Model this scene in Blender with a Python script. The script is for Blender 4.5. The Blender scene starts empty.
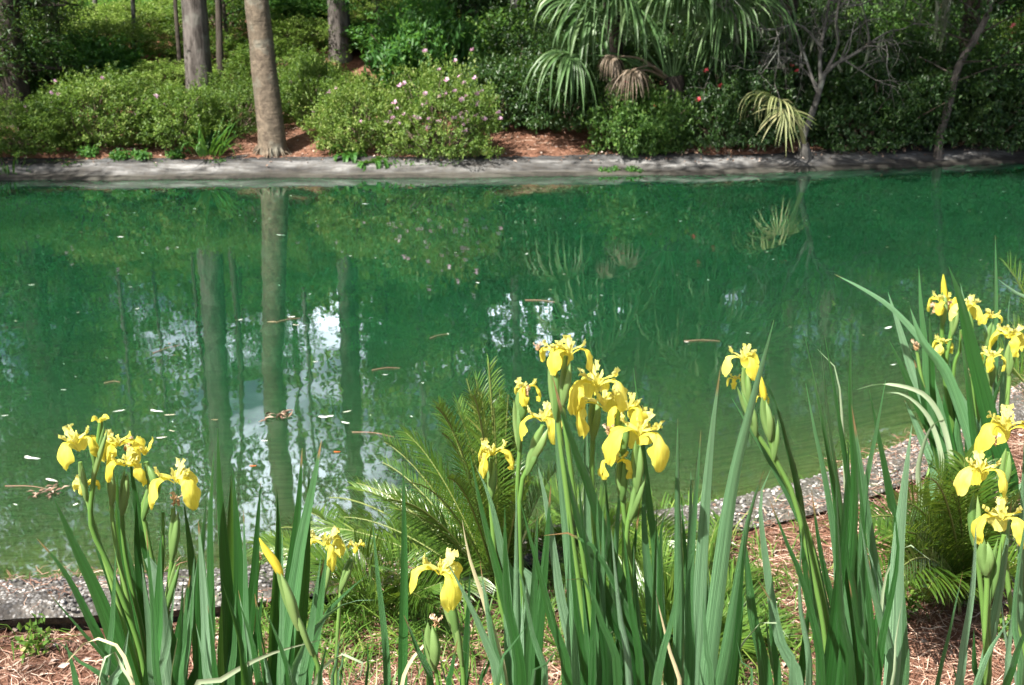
import bpy, math, random
import numpy as np
from mathutils import Vector, Matrix, Euler

C = bpy.context
SC = C.scene
COL = SC.collection
R = math.radians

# ------------------------------------------------------------------ camera
W_, H_ = 1024, 685
FPX = 1200.0
CAMZ = 1.75
PITCH = math.atan((342.5 - 33) / FPX)
cam = bpy.data.cameras.new("camera")
cam.lens = FPX / W_ * 36.0
cam.sensor_width = 36.0
cam.clip_start = 0.05
cam.clip_end = 600
cam.dof.use_dof = True
cam.dof.focus_distance = 2.1
cam.dof.aperture_fstop = 13
camo = bpy.data.objects.new("camera", cam)
COL.objects.link(camo)
camo.location = (0, 0, CAMZ)
camo.rotation_euler = (R(90) - PITCH, 0, 0)
SC.camera = camo

# ------------------------------------------------------------------ sky, sun, exposure
SUN = Vector((-0.42, -0.46, 0.78)).normalized()     # direction towards the sun
sun_el = math.asin(SUN.z)
sun_az = math.atan2(SUN.x, SUN.y)                  # clockwise from +Y
world = bpy.data.worlds.new("World")
SC.world = world
world.use_nodes = True
wn = world.node_tree
wn.nodes.clear()
sky = wn.nodes.new("ShaderNodeTexSky")
sky.sky_type = 'NISHITA'
sky.sun_disc = False
sky.sun_elevation = sun_el
sky.sun_rotation = sun_az
sky.air_density = 1.0
sky.dust_density = 3.0
sky.ozone_density = 1.0
bg = wn.nodes.new("ShaderNodeBackground")
bg.inputs[1].default_value = 0.06
wo = wn.nodes.new("ShaderNodeOutputWorld")
tc = wn.nodes.new("ShaderNodeTexCoord")
mpc = wn.nodes.new("ShaderNodeMapping"); mpc.inputs["Scale"].default_value = (3.0, 3.0, 7.0)
wn.links.new(tc.outputs["Generated"], mpc.inputs[0])
cn = wn.nodes.new("ShaderNodeTexNoise"); cn.inputs["Scale"].default_value = 1.0; cn.inputs["Detail"].default_value = 5
wn.links.new(mpc.outputs[0], cn.inputs["Vector"])
cr = wn.nodes.new("ShaderNodeMapRange"); cr.inputs[1].default_value = 0.47; cr.inputs[2].default_value = 0.58
wn.links.new(cn.outputs["Fac"], cr.inputs[0])
cm = wn.nodes.new("ShaderNodeMix"); cm.data_type = 'RGBA'       # bright broken cloud over the clear sky
sz_ = wn.nodes.new("ShaderNodeSeparateXYZ"); wn.links.new(tc.outputs["Generated"], sz_.inputs[0])
lo = wn.nodes.new("ShaderNodeMapRange"); lo.inputs[1].default_value = 0.40; lo.inputs[2].default_value = 0.52; lo.inputs[3].default_value = 1.0; lo.inputs[4].default_value = 0.0
wn.links.new(sz_.outputs[2], lo.inputs[0])          # cloud kept low, clear overhead, to cut its fill light
cx_ = wn.nodes.new("ShaderNodeMath"); cx_.operation = 'MULTIPLY'; wn.links.new(cr.outputs[0], cx_.inputs[0]); wn.links.new(lo.outputs[0], cx_.inputs[1])
no = wn.nodes.new("ShaderNodeMapRange"); no.inputs[1].default_value = 0.35; no.inputs[2].default_value = 0.6
wn.links.new(sz_.outputs[1], no.inputs[0])          # cloud kept to the far side, shaped to spare near faces its fill
cy_ = wn.nodes.new("ShaderNodeMath"); cy_.operation = 'MULTIPLY'; wn.links.new(cx_.outputs[0], cy_.inputs[0]); wn.links.new(no.outputs[0], cy_.inputs[1])
wn.links.new(cy_.outputs[0], cm.inputs[0]); wn.links.new(sky.outputs[0], cm.inputs[6]); cm.inputs[7].default_value = (34.0, 37.5, 43.0, 1)
wn.links.new(cm.outputs[2], bg.inputs[0])
wn.links.new(bg.outputs[0], wo.inputs[0])

sl = bpy.data.lights.new("sun", 'SUN')
sl.energy = 5.0
sl.angle = R(0.53)
sl.color = (1.0, 0.95, 0.86)
so = bpy.data.objects.new("sun", sl)
COL.objects.link(so)
so.rotation_euler = SUN.to_track_quat('Z', 'Y').to_euler()
so.location = (0, 0, 30)

SC.view_settings.view_transform = 'Standard'
SC.view_settings.look = 'None'
SC.view_settings.exposure = 1.6
SC.view_settings.gamma = 1.0
SC.view_settings.use_curve_mapping = False
SC.render.engine = 'CYCLES'
SC.cycles.max_bounces = 6
SC.cycles.diffuse_bounces = 3
SC.cycles.transparent_max_bounces = 8
SC.cycles.sample_clamp_indirect = 6.0
SHADE = [(-7.6, -4.9, math.pi, 0.72), (1.5, 18.0, 0.0, 1.0), (4.0, 18.4, 0.2, 1.05), (6.8, 18.6, 0.0, 1.0), (9.8, 19.2, 0.2, 1.1), (-10.0, 15.2, 0.1, 0.8)]   # x, y, turn, size of the added shade trees

# ------------------------------------------------------------------ pixel to world (for measuring the layout)
cF = np.array([0, math.cos(PITCH), -math.sin(PITCH)])
cU = np.array([0, math.sin(PITCH), math.cos(PITCH)])
cR = np.array([1.0, 0, 0])


def ray(px, py):
    return cF + cR * ((px - W_ / 2) / FPX) + cU * (-(py - H_ / 2) / FPX)


def P(px, py, Y):
    d = ray(px, py)
    return np.array([0, 0, CAMZ]) + d * (Y / d[1])


def G(px, py, z):
    d = ray(px, py)
    return np.array([0, 0, CAMZ]) + d * ((z - CAMZ) / d[2])


# ------------------------------------------------------------------ noise
def hashn(ix, iy, iz, s=0):
    n = (ix * 374761393 + iy * 668265263 + iz * 2147483647 + s * 144269504) & 0xffffffff
    n = ((n ^ (n >> 13)) * 1274126177) & 0xffffffff
    return ((n ^ (n >> 16)) & 0xffff) / 65535.0


def vnoise(p, s=0):
    """value noise, p (N,3) -> (N,) in -1..1"""
    p = np.asarray(p, float)
    i = np.floor(p).astype(np.int64)
    f = p - i
    f = f * f * (3 - 2 * f)
    r = 0
    for dx in (0, 1):
        for dy in (0, 1):
            for dz in (0, 1):
                w = (f[:, 0] if dx else 1 - f[:, 0]) * (f[:, 1] if dy else 1 - f[:, 1]) * (f[:, 2] if dz else 1 - f[:, 2])
                r = r + w * hashn(i[:, 0] + dx, i[:, 1] + dy, i[:, 2] + dz, s)
    return r * 2 - 1


def unit(a):
    a = np.asarray(a, float)
    return a / (np.linalg.norm(a, axis=-1, keepdims=True) + 1e-9)


# ------------------------------------------------------------------ mesh collector
class MB:
    def __init__(s):
        s.V = []; s.F4 = []; s.F3 = []; s.T = []; s.L = []; s.n = 0

    def add(s, V, F, tint=0.5, lw=None):
        V = np.asarray(V, float)
        F = np.asarray(F, int)
        s.V.append(V)
        (s.F4 if F.shape[1] == 4 else s.F3).append(F + s.n)
        s.T.append(np.broadcast_to(np.asarray(tint, float), (len(V),)).copy())
        s.L.append(np.zeros((len(V), 3)) if lw is None else np.asarray(lw, float))
        s.n += len(V)

    def mesh(s, name, mat, smooth=True):
        V = np.concatenate(s.V)
        me = bpy.data.meshes.new(name)
        me.vertices.add(len(V))
        me.vertices.foreach_set("co", V.ravel())
        idx = []; st = []; tot = []; o = 0
        if s.F4:
            F = np.concatenate(s.F4)
            idx.append(F.ravel()); st.append(np.arange(len(F)) * 4); tot.append(np.full(len(F), 4)); o = len(F) * 4
        if s.F3:
            F = np.concatenate(s.F3)
            idx.append(F.ravel()); st.append(o + np.arange(len(F)) * 3); tot.append(np.full(len(F), 3))
        idx = np.concatenate(idx); st = np.concatenate(st); tot = np.concatenate(tot)
        me.loops.add(len(idx)); me.loops.foreach_set("vertex_index", idx.astype(np.int32))
        me.polygons.add(len(st)); me.polygons.foreach_set("loop_start", st.astype(np.int32))
        me.polygons.foreach_set("loop_total", tot.astype(np.int32))
        a = me.attributes.new("tint", 'FLOAT', 'POINT'); a.data.foreach_set("value", np.concatenate(s.T))
        a = me.attributes.new("lw", 'FLOAT_VECTOR', 'POINT'); a.data.foreach_set("vector", np.concatenate(s.L).ravel())
        me.update(calc_edges=True)
        me.validate()
        if smooth:
            me.polygons.foreach_set("use_smooth", np.ones(len(me.polygons), bool))
        me.materials.append(mat)
        return me

    def build(s, name, mat, parent=None, smooth=True):
        return obj(name, s.mesh(name, mat, smooth), parent)


def obj(name, me, parent=None):
    o = bpy.data.objects.new(name, me)
    COL.objects.link(o)
    if parent is not None:
        o.parent = parent
    return o


def tag(o, label=None, cat=None, group=None, kind=None):
    if label: o["label"] = label
    if cat: o["category"] = cat
    if group: o["group"] = group
    if kind: o["kind"] = kind
    return o


def thing(name, label, cat, loc=(0, 0, 0), rz=0, group=None, s=1.0):
    o = bpy.data.objects.new(name, None)
    COL.objects.link(o)
    o.location = [float(v) for v in loc]
    o.rotation_euler = (0, 0, rz)
    o.scale = (s, s, s) if not hasattr(s, '__len__') else s
    o.empty_display_size = 0.1
    return tag(o, label, cat, group)


def kids(o):
    return [c for c in list(bpy.data.objects) if c.parent == o]


def copy_tree(o, parent=None):
    c = o.copy(); COL.objects.link(c)
    if parent is not None: c.parent = parent
    for ch in kids(o):
        copy_tree(ch, c)
    return c


def dup(root, loc, rz=0, s=1.0, label=None, group=None):
    c = copy_tree(root)
    c.location = [float(v) for v in loc]
    c.rotation_euler = (0, 0, rz)
    c.scale = (s, s, s) if not hasattr(s, '__len__') else s
    if label: c["label"] = label
    if group: c["group"] = group
    return c


# ------------------------------------------------------------------ shape helpers
def tube(mb, pts, rad, sides=8, tint=0.5, cap=True, rough=0.0, seed=0):
    pts = np.asarray(pts, float)
    n = len(pts)
    rad = np.broadcast_to(np.asarray(rad, float), (n,))
    t = unit(np.gradient(pts, axis=0))
    ref = np.array([0.31, 0.95, 0.05]) if abs(t[0][2]) > 0.7 else np.array([0, 0, 1.0])
    a = unit(np.cross(t, ref))
    b = np.cross(t, a)
    ang = np.linspace(0, 2 * np.pi, sides, endpoint=False)
    rr = rad[:, None] * np.ones((1, sides))
    ringv = a[:, None, :] * np.cos(ang)[None, :, None] + b[:, None, :] * np.sin(ang)[None, :, None]
    if rough:
        q = (pts[:, None, :] + ringv * rad[:, None, None]).reshape(-1, 3)
        rr = rr * (1 + rough * vnoise(q * np.array([9, 9, 3.0]) / max(rad[0] * 5, 0.1), seed).reshape(n, sides))
    V = (pts[:, None, :] + ringv * rr[:, :, None]).reshape(-1, 3)
    i = np.arange(n - 1)[:, None] * sides
    j = np.arange(sides)[None, :]
    k = (j + 1) % sides
    F = np.stack([i + j, i + k, i + sides + k, i + sides + j], -1).reshape(-1, 4)
    ln = np.concatenate([[0], np.cumsum(np.linalg.norm(np.diff(pts, axis=0), axis=1))])
    lw = np.zeros((n, sides, 3)); lw[:, :, 0] = ln[:, None]; lw[:, :, 1] = j / sides
    mb.add(V, F, tint, lw.reshape(-1, 3))
    if cap:
        c = np.arange(sides)
        Fc = np.stack([np.full(sides, sides), c, (c + 1) % sides], -1)
        for r, fl in ((n - 1, 1), (0, 0)):
            Vc = np.concatenate([V[r * sides:(r + 1) * sides], pts[r:r + 1]])
            mb.add(Vc, Fc if fl == 0 else Fc[:, [0, 2, 1]][:, ::-1], tint)


def bez(ctrl, n):
    """smooth curve through the control points (Catmull-Rom)"""
    c = np.asarray(ctrl, float)
    if len(c) == 2:
        t = np.linspace(0, 1, n)[:, None]
        return c[0] * (1 - t) + c[1] * t
    e = np.vstack([2 * c[0] - c[1], c, 2 * c[-1] - c[-2]])
    d = np.linalg.norm(np.diff(c, axis=0), axis=1)
    s = np.concatenate([[0], np.cumsum(d)])
    out = []
    for t in np.linspace(0, s[-1], n):
        k = min(np.searchsorted(s, t, 'right') - 1, len(c) - 2)
        k = max(k, 0)
        u = (t - s[k]) / (d[k] + 1e-9)
        p0, p1, p2, p3 = e[k], e[k + 1], e[k + 2], e[k + 3]
        out.append(0.5 * ((2 * p1) + (-p0 + p2) * u + (2 * p0 - 5 * p1 + 4 * p2 - p3) * u * u + (-p0 + 3 * p1 - 3 * p2 + p3) * u ** 3))
    return np.array(out)


def strip(mb, pts, side, w, fold=0.15, tint=0.5, v0=0.0):
    """a folded blade: 5 columns across, w = half width along it"""
    pts = np.asarray(pts, float); n = len(pts)
    t = unit(np.gradient(pts, axis=0))
    side = np.broadcast_to(np.asarray(side, float), pts.shape)
    side = unit(side - t * np.sum(side * t, -1, keepdims=True))
    nor = np.cross(t, side)
    w = np.broadcast_to(np.asarray(w, float), (n,))
    cols = np.array([-1, -0.45, 0, 0.45, 1.0])
    lift = np.array([0, 0.75, 1.0, 0.75, 0]) * fold
    V = pts[:, None, :] + side[:, None, :] * (w[:, None] * cols)[:, :, None] + nor[:, None, :] * (w[:, None] * lift)[:, :, None]
    m = 5
    i = np.arange(n - 1)[:, None] * m; j = np.arange(m - 1)[None, :]
    F = np.stack([i + j, i + j + 1, i + m + j + 1, i + m + j], -1).reshape(-1, 4)
    lw = np.zeros((n, m, 3)); lw[:, :, 0] = np.linspace(0, 1, n)[:, None]; lw[:, :, 1] = cols; lw[:, :, 2] = v0
    mb.add(V.reshape(-1, 3), F, tint, lw.reshape(-1, 3))


def leaves(mb, c, d, nrm, L, Wd, tint, fold=0.25, droop=0.15):
    """many small leaves: c base (N,3), d direction, nrm normal; L, Wd length and width"""
    c = np.asarray(c, float); N = len(c)
    d = unit(d); s = unit(np.cross(d, nrm)); n = np.cross(s, d)
    L = np.broadcast_to(np.asarray(L, float), (N,))[:, None]; Wd = np.broadcast_to(np.asarray(Wd, float), (N,))[:, None]
    V = np.stack([c, c + d * L * 0.45 + s * Wd * 0.5 + n * L * fold * 0.4, c + d * L - n * L * droop, c + d * L * 0.45 - s * Wd * 0.5 + n * L * fold * 0.4], 1).reshape(-1, 3)
    k = np.arange(N)[:, None] * 4
    F = np.concatenate([k + np.array([[0, 1, 2]]), k + np.array([[0, 2, 3]])])
    mb.add(V, F, np.repeat(np.broadcast_to(tint, (N,)), 4))


# ------------------------------------------------------------------ materials
def newmat(name):
    m = bpy.data.materials.new(name); m.use_nodes = True
    nt = m.node_tree; nt.nodes.clear()
    out = nt.nodes.new("ShaderNodeOutputMaterial")
    return m, nt, out


def ramp(nt, fac, stops):
    r = nt.nodes.new("ShaderNodeValToRGB")
    el = r.color_ramp.elements
    while len(el) > 1: el.remove(el[-1])
    el[0].position = stops[0][0]; el[0].color = (*stops[0][1], 1)
    for p, c in stops[1:]:
        e = el.new(p); e.color = (*c, 1)
    nt.links.new(fac, r.inputs[0])
    return r.outputs[0]


def attr(nt, name, out="Fac"):
    a = nt.nodes.new("ShaderNodeAttribute"); a.attribute_name = name
    return a.outputs[out]


def noise(nt, scale, detail=4, vec=None, rough=0.55, dist=0.0):
    n = nt.nodes.new("ShaderNodeTexNoise"); n.inputs["Scale"].default_value = scale
    n.inputs["Detail"].default_value = detail; n.inputs["Roughness"].default_value = rough
    n.inputs["Distortion"].default_value = dist
    if vec is not None: nt.links.new(vec, n.inputs["Vector"])
    return n.outputs["Fac"]


def coord(nt, kind="Object", scale=None):
    t = nt.nodes.new("ShaderNodeTexCoord")
    if kind == "World":
        g = nt.nodes.new("ShaderNodeNewGeometry"); o = g.outputs["Position"]
    else:
        o = t.outputs[kind]
    if scale is not None:
        mp = nt.nodes.new("ShaderNodeMapping"); mp.inputs["Scale"].default_value = scale
        nt.links.new(o, mp.inputs[0]); o = mp.outputs[0]
    return o


def math_(nt, op, a, b=None, clamp=False):
    m = nt.nodes.new("ShaderNodeMath"); m.operation = op; m.use_clamp = clamp
    for i, v in enumerate((a, b)):
        if v is None: continue
        if isinstance(v, (int, float)): m.inputs[i].default_value = v
        else: nt.links.new(v, m.inputs[i])
    return m.outputs[0]


def mixc(nt, fac, a, b, mode='MIX'):
    m = nt.nodes.new("ShaderNodeMix"); m.data_type = 'RGBA'; m.blend_type = mode
    ins = [i for i in m.inputs if i.type == 'RGBA']
    for s, v in ((m.inputs[0], fac), (ins[0], a), (ins[1], b)):
        if isinstance(v, (int, float)): s.default_value = v
        elif isinstance(v, tuple): s.default_value = (*v, 1)
        else: nt.links.new(v, s)
    return [o for o in m.outputs if o.type == 'RGBA'][0]


def bump(nt, h, strength=0.3, dist=0.02):
    b = nt.nodes.new("ShaderNodeBump"); b.inputs["Strength"].default_value = strength
    b.inputs["Distance"].default_value = dist; nt.links.new(h, b.inputs["Height"])
    return b.outputs[0]


def principled(nt, out, col, rough=0.6, normal=None, spec=0.5, **kw):
    p = nt.nodes.new("ShaderNodeBsdfPrincipled")
    if isinstance(col, tuple): p.inputs["Base Color"].default_value = (*col, 1)
    else: nt.links.new(col, p.inputs["Base Color"])
    if isinstance(rough, (int, float)): p.inputs["Roughness"].default_value = rough
    else: nt.links.new(rough, p.inputs["Roughness"])
    p.inputs["Specular IOR Level"].default_value = spec
    if normal is not None: nt.links.new(normal, p.inputs["Normal"])
    for k, v in kw.items(): p.inputs[k].default_value = v
    if out is not None: nt.links.new(p.outputs[0], out.inputs[0])
    return p


def leafmat(name, stops, trans=0.35, tcol=(0.18, 0.32, 0.03), rough=0.5, spec=0.4, var=0.0):
    """leaf: gloss over colour by leaf, with light coming through"""
    m, nt, out = newmat(name)
    f = attr(nt, "tint")
    if var:
        oi = nt.nodes.new("ShaderNodeObjectInfo")
        f = math_(nt, 'ADD', f, math_(nt, 'MULTIPLY', math_(nt, 'SUBTRACT', oi.outputs["Random"], 0.5), var), True)
    c = ramp(nt, f, stops)
    p = principled(nt, None, c, rough, spec=spec)
    t = nt.nodes.new("ShaderNodeBsdfTranslucent")
    nt.links.new(mixc(nt, 0.5, c, tcol), t.inputs[0])
    mx = nt.nodes.new("ShaderNodeMixShader"); mx.inputs[0].default_value = trans
    nt.links.new(p.outputs[0], mx.inputs[1]); nt.links.new(t.outputs[0], mx.inputs[2])
    nt.links.new(mx.outputs[0], out.inputs[0])
    return m


M = {}
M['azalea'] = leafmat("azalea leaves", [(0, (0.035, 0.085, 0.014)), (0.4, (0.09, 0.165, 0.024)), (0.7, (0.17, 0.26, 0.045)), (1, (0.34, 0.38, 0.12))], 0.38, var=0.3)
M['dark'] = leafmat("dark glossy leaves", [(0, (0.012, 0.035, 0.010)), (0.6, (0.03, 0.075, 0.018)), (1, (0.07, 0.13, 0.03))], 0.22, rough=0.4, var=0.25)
M['fresh'] = leafmat("fresh green leaves", [(0, (0.03, 0.10, 0.02)), (0.6, (0.06, 0.17, 0.035)), (1, (0.14, 0.26, 0.05))], 0.42, (0.2, 0.42, 0.05), var=0.3)
M['wood_leaf'] = leafmat("woodland leaves", [(0, (0.03, 0.08, 0.018)), (0.6, (0.08, 0.17, 0.035)), (1, (0.18, 0.28, 0.06))], 0.45, (0.16, 0.32, 0.04), var=0.4)
M['far_leaf'] = leafmat('far sunlit leaves', [(0, (0.05, 0.12, 0.025)), (0.5, (0.13, 0.24, 0.045)), (1, (0.30, 0.42, 0.09))], 0.45, (0.3, 0.5, 0.06))  # brighter than the woodland leaves: sunlight put into the colour
M['azalea_sunlit'] = leafmat('pale sun-brightened azalea leaves', [(0, (0.06, 0.12, 0.02)), (0.5, (0.18, 0.27, 0.05)), (1, (0.40, 0.46, 0.15))], 0.4, var=0.4)  # paler copy of the azalea leaves, sunlight on the slope put into the colour
M['pine'] = leafmat("pine needles", [(0, (0.02, 0.05, 0.015)), (1, (0.06, 0.12, 0.03))], 0.2)
M['fern'] = leafmat("fern fronds", [(0, (0.03, 0.11, 0.02)), (1, (0.09, 0.24, 0.04))], 0.35)
M['cycad'] = leafmat("glossy narrow leaflets", [(0, (0.022, 0.060, 0.009)), (0.5, (0.060, 0.130, 0.018)), (0.85, (0.14, 0.22, 0.035)), (1, (0.28, 0.30, 0.08))], 0.3, (0.3, 0.42, 0.03), rough=0.28, spec=0.6)
M['grass'] = leafmat("grass blades", [(0, (0.05, 0.12, 0.02)), (0.6, (0.10, 0.20, 0.03)), (0.85, (0.2, 0.28, 0.05)), (1, (0.45, 0.38, 0.18))], 0.35, (0.25, 0.42, 0.04))
M['palm'] = leafmat("palm fan green", [(0, (0.03, 0.08, 0.022)), (0.6, (0.085, 0.165, 0.055)), (1, (0.20, 0.27, 0.12))], 0.25, rough=0.42)
M['palm_pale'] = leafmat("palm fan yellowing", [(0, (0.10, 0.15, 0.04)), (0.5, (0.26, 0.28, 0.12)), (1, (0.45, 0.38, 0.22))], 0.25)
M['palm_dead'] = leafmat("palm fan dry", [(0, (0.09, 0.06, 0.04)), (1, (0.27, 0.21, 0.15))], 0.15)
M['pink'] = leafmat("pink petals", [(0, (0.62, 0.30, 0.50)), (1, (0.82, 0.58, 0.72))], 0.3, (0.8, 0.5, 0.6))
M['red'] = leafmat("red petals", [(0, (0.55, 0.03, 0.05)), (1, (0.72, 0.10, 0.12))], 0.3, (0.8, 0.1, 0.1))
M['coral'] = leafmat("coral petals", [(0, (0.75, 0.15, 0.18)), (1, (0.85, 0.30, 0.32))], 0.3, (0.8, 0.3, 0.3))
M['moss'] = leafmat("grey hanging moss", [(0, (0.08, 0.10, 0.06)), (1, (0.19, 0.21, 0.15))], 0.2)


def iris_leaf_mat():
    m, nt, out = newmat("iris blade")
    lw = attr(nt, "lw", "Vector"); tint = attr(nt, "tint")
    sep = nt.nodes.new("ShaderNodeSeparateXYZ"); nt.links.new(lw, sep.inputs[0])
    oi = nt.nodes.new("ShaderNodeObjectInfo")
    mp = nt.nodes.new("ShaderNodeMapping"); mp.inputs["Scale"].default_value = (1.4, 11, 0)
    nt.links.new(lw, mp.inputs[0])
    sc = nt.nodes.new("ShaderNodeVectorMath"); sc.operation = 'ADD'
    nt.links.new(mp.outputs[0], sc.inputs[0]); nt.links.new(oi.outputs["Random"], sc.inputs[1])
    veins = noise(nt, 1.3, 3, sc.outputs[0], 0.6)
    base = ramp(nt, tint, [(0, (0.014, 0.072, 0.014)), (0.35, (0.040, 0.155, 0.036)), (0.7, (0.13, 0.30, 0.135)), (1, (0.29, 0.48, 0.31))])
    c = mixc(nt, 1.0, base, ramp(nt, veins, [(0.32, (0.55, 0.60, 0.50)), (0.5, (1.0, 1.0, 1.0)), (0.68, (1.5, 1.4, 1.35))]), 'MULTIPLY')
    # yellow-green foot, dry brown tip
    foot = ramp(nt, sep.outputs[0], [(0, (1, 1, 1)), (0.28, (0, 0, 0))])
    c = mixc(nt, math_(nt, 'MULTIPLY', foot, 0.5), c, (0.16, 0.27, 0.05))
    spot = noise(nt, 1.0, 5, coord(nt, "Object", (28, 28, 16)), 0.7)
    tipn = math_(nt, 'ADD', sep.outputs[0], math_(nt, 'MULTIPLY', math_(nt, 'SUBTRACT', oi.outputs["Random"], 0.85), 0.12))
    tip = ramp(nt, tipn, [(0, (0, 0, 0)), (0.972, (0, 0, 0)), (0.985, (1, 1, 1))])
    c = mixc(nt, tip, c, (0.34, 0.20, 0.09))
    sp = ramp(nt, spot, [(0, (0, 0, 0)), (0.70, (0, 0, 0)), (0.76, (1, 1, 1))])
    c = mixc(nt, math_(nt, 'MULTIPLY', sp, 0.4), c, (0.25, 0.2, 0.07))
    mp2 = nt.nodes.new("ShaderNodeMapping"); mp2.inputs["Scale"].default_value = (0.6, 14, 0)
    nt.links.new(lw, mp2.inputs[0])
    rib = noise(nt, 1.6, 2, mp2.outputs[0])
    p = principled(nt, None, c, 0.36, bump(nt, rib, 0.9, 0.004), spec=0.42)
    t = nt.nodes.new("ShaderNodeBsdfTranslucent")
    nt.links.new(mixc(nt, 0.55, c, (0.18, 0.42, 0.05)), t.inputs[0])
    mx = nt.nodes.new("ShaderNodeMixShader"); mx.inputs[0].default_value = 0.28
    nt.links.new(p.outputs[0], mx.inputs[1]); nt.links.new(t.outputs[0], mx.inputs[2])
    nt.links.new(mx.outputs[0], out.inputs[0])
    return m


def petal_mat(name, stops, vein=(0.62, 0.36, 0.01), trans=0.5, tc=(0.88, 0.82, 0.14)):
    m, nt, out = newmat(name)
    lw = attr(nt, "lw", "Vector"); tint = attr(nt, "tint")
    mp = nt.nodes.new("ShaderNodeMapping"); mp.inputs["Scale"].default_value = (1.2, 7, 0)
    nt.links.new(lw, mp.inputs[0])
    v = noise(nt, 1.5, 3, mp.outputs[0])
    c = ramp(nt, tint, stops)
    c = mixc(nt, math_(nt, 'MULTIPLY', ramp(nt, v, [(0.52, (0, 0, 0)), (0.7, (1, 1, 1))]), 0.38), c, vein)
    p = principled(nt, None, c, 0.5, bump(nt, v, 0.5, 0.002), spec=0.3)
    t = nt.nodes.new("ShaderNodeBsdfTranslucent")
    nt.links.new(mixc(nt, 0.5, c, tc), t.inputs[0])
    mx = nt.nodes.new("ShaderNodeMixShader"); mx.inputs[0].default_value = trans
    nt.links.new(p.outputs[0], mx.inputs[1]); nt.links.new(t.outputs[0], mx.inputs[2])
    nt.links.new(mx.outputs[0], out.inputs[0])
    return m


M['iris'] = iris_leaf_mat()
M['petal'] = petal_mat("yellow petals", [(0, (0.72, 0.58, 0.05)), (0.5, (0.76, 0.71, 0.11)), (1, (0.82, 0.79, 0.34))])
M['wither'] = petal_mat("withered petals", [(0, (0.30, 0.17, 0.08)), (0.5, (0.52, 0.33, 0.17)), (1, (0.66, 0.50, 0.36))], (0.2, 0.1, 0.04), 0.2, (0.6, 0.4, 0.2))
M['stalk'] = leafmat("green stalk", [(0, (0.07, 0.17, 0.03)), (1, (0.16, 0.28, 0.07))], 0.12, rough=0.4)
M['sheath'] = leafmat("green sheath", [(0, (0.09, 0.20, 0.05)), (0.8, (0.20, 0.30, 0.10)), (1, (0.42, 0.34, 0.15))], 0.3)
M['dryleaf'] = leafmat("dry iris blade", [(0, (0.33, 0.26, 0.13)), (1, (0.58, 0.52, 0.32))], 0.25)
M['paleleaf'] = leafmat("pale bent blade", [(0, (0.20, 0.32, 0.16)), (1, (0.36, 0.44, 0.28))], 0.3)


def bark_mat(name, dark, light, sc=(14, 14, 3), b=0.8, lichen=0.0, rings=False):
    m, nt, out = newmat(name)
    co = coord(nt, "Object", sc)
    n1 = noise(nt, 1.0, 6, co, 0.65, 0.6)
    n2 = noise(nt, 2.5, 3, coord(nt, "Object"), 0.6)
    c = ramp(nt, n1, [(0.32, dark), (0.62, light)])
    if rings:
        mp = coord(nt, "Object", (1.5, 1.5, 26))
        r = noise(nt, 1.0, 3, mp, 0.5, 0.3)
        n3 = noise(nt, 1.0, 5, coord(nt, "Object", (5, 5, 2.2)), 0.7)
        c = mixc(nt, ramp(nt, n3, [(0.42, (0, 0, 0)), (0.6, (0.8, 0.8, 0.8))]), c, (0.09, 0.075, 0.055))
        c = mixc(nt, math_(nt, 'MULTIPLY', ramp(nt, r, [(0.45, (0, 0, 0)), (0.6, (1, 1, 1))]), 0.2), c, tuple(x * 0.45 for x in light))
        n1 = math_(nt, 'ADD', n1, math_(nt, 'MULTIPLY', r, 0.35))
    if lichen:
        l = ramp(nt, n2, [(0.55, (0, 0, 0)), (0.68, (1, 1, 1))])
        c = mixc(nt, math_(nt, 'MULTIPLY', l, lichen), c, (0.36, 0.40, 0.34))
    principled(nt, out, c, 0.9, bump(nt, n1, b, 0.03), spec=0.2)
    return m


M['bark_grey'] = bark_mat("grey furrowed bark", (0.03, 0.025, 0.022), (0.13, 0.115, 0.105), lichen=0.2)
M['bark_palm'] = bark_mat("ringed palm bark", (0.055, 0.043, 0.033), (0.19, 0.15, 0.11), (14, 14, 12), 0.7, rings=True, lichen=0.25)
M['bark_dark'] = bark_mat("dark bark", (0.018, 0.015, 0.013), (0.075, 0.062, 0.05), lichen=0.1)
M['bark_pale'] = bark_mat("pale lichened bark", (0.035, 0.032, 0.028), (0.14, 0.135, 0.125), (10, 10, 10), 0.6, lichen=0.5)
M['twig'] = bark_mat("brown twigs", (0.05, 0.035, 0.025), (0.17, 0.13, 0.10))

# ------------------------------------------------------------------ shore lines
_nr = np.array([G(px, py, 0.11)[:2] for px, py in [(-700, 640), (-300, 592), (0, 575), (150, 569), (300, 556), (420, 542), (540, 522), (650, 507), (760, 488), (850, 461), (910, 434), (980, 398), (1060, 362), (1200, 315)]])
_nr = np.vstack([[-14, 3.2], _nr, [9.5, 10.5], [30, 13.2]])
_fr = np.array([G(px, py, 0.0)[:2] for px, py in [(-900, 187), (-400, 184), (0, 180.5), (250, 178.5), (512, 177), (700, 174.5), (850, 170), (1024, 162), (1300, 154)]])
_fr = np.vstack([[-40, 14.0], _fr, [30, 18.8]])


def yN(x): return np.interp(x, _nr[:, 0], _nr[:, 1])
def yF(x): return np.interp(x, _fr[:, 0], _fr[:, 1]) + 0.05 * np.sin(np.asarray(x) * 1.7) + 0.03 * np.sin(np.asarray(x) * 4.3 + 1)


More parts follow.
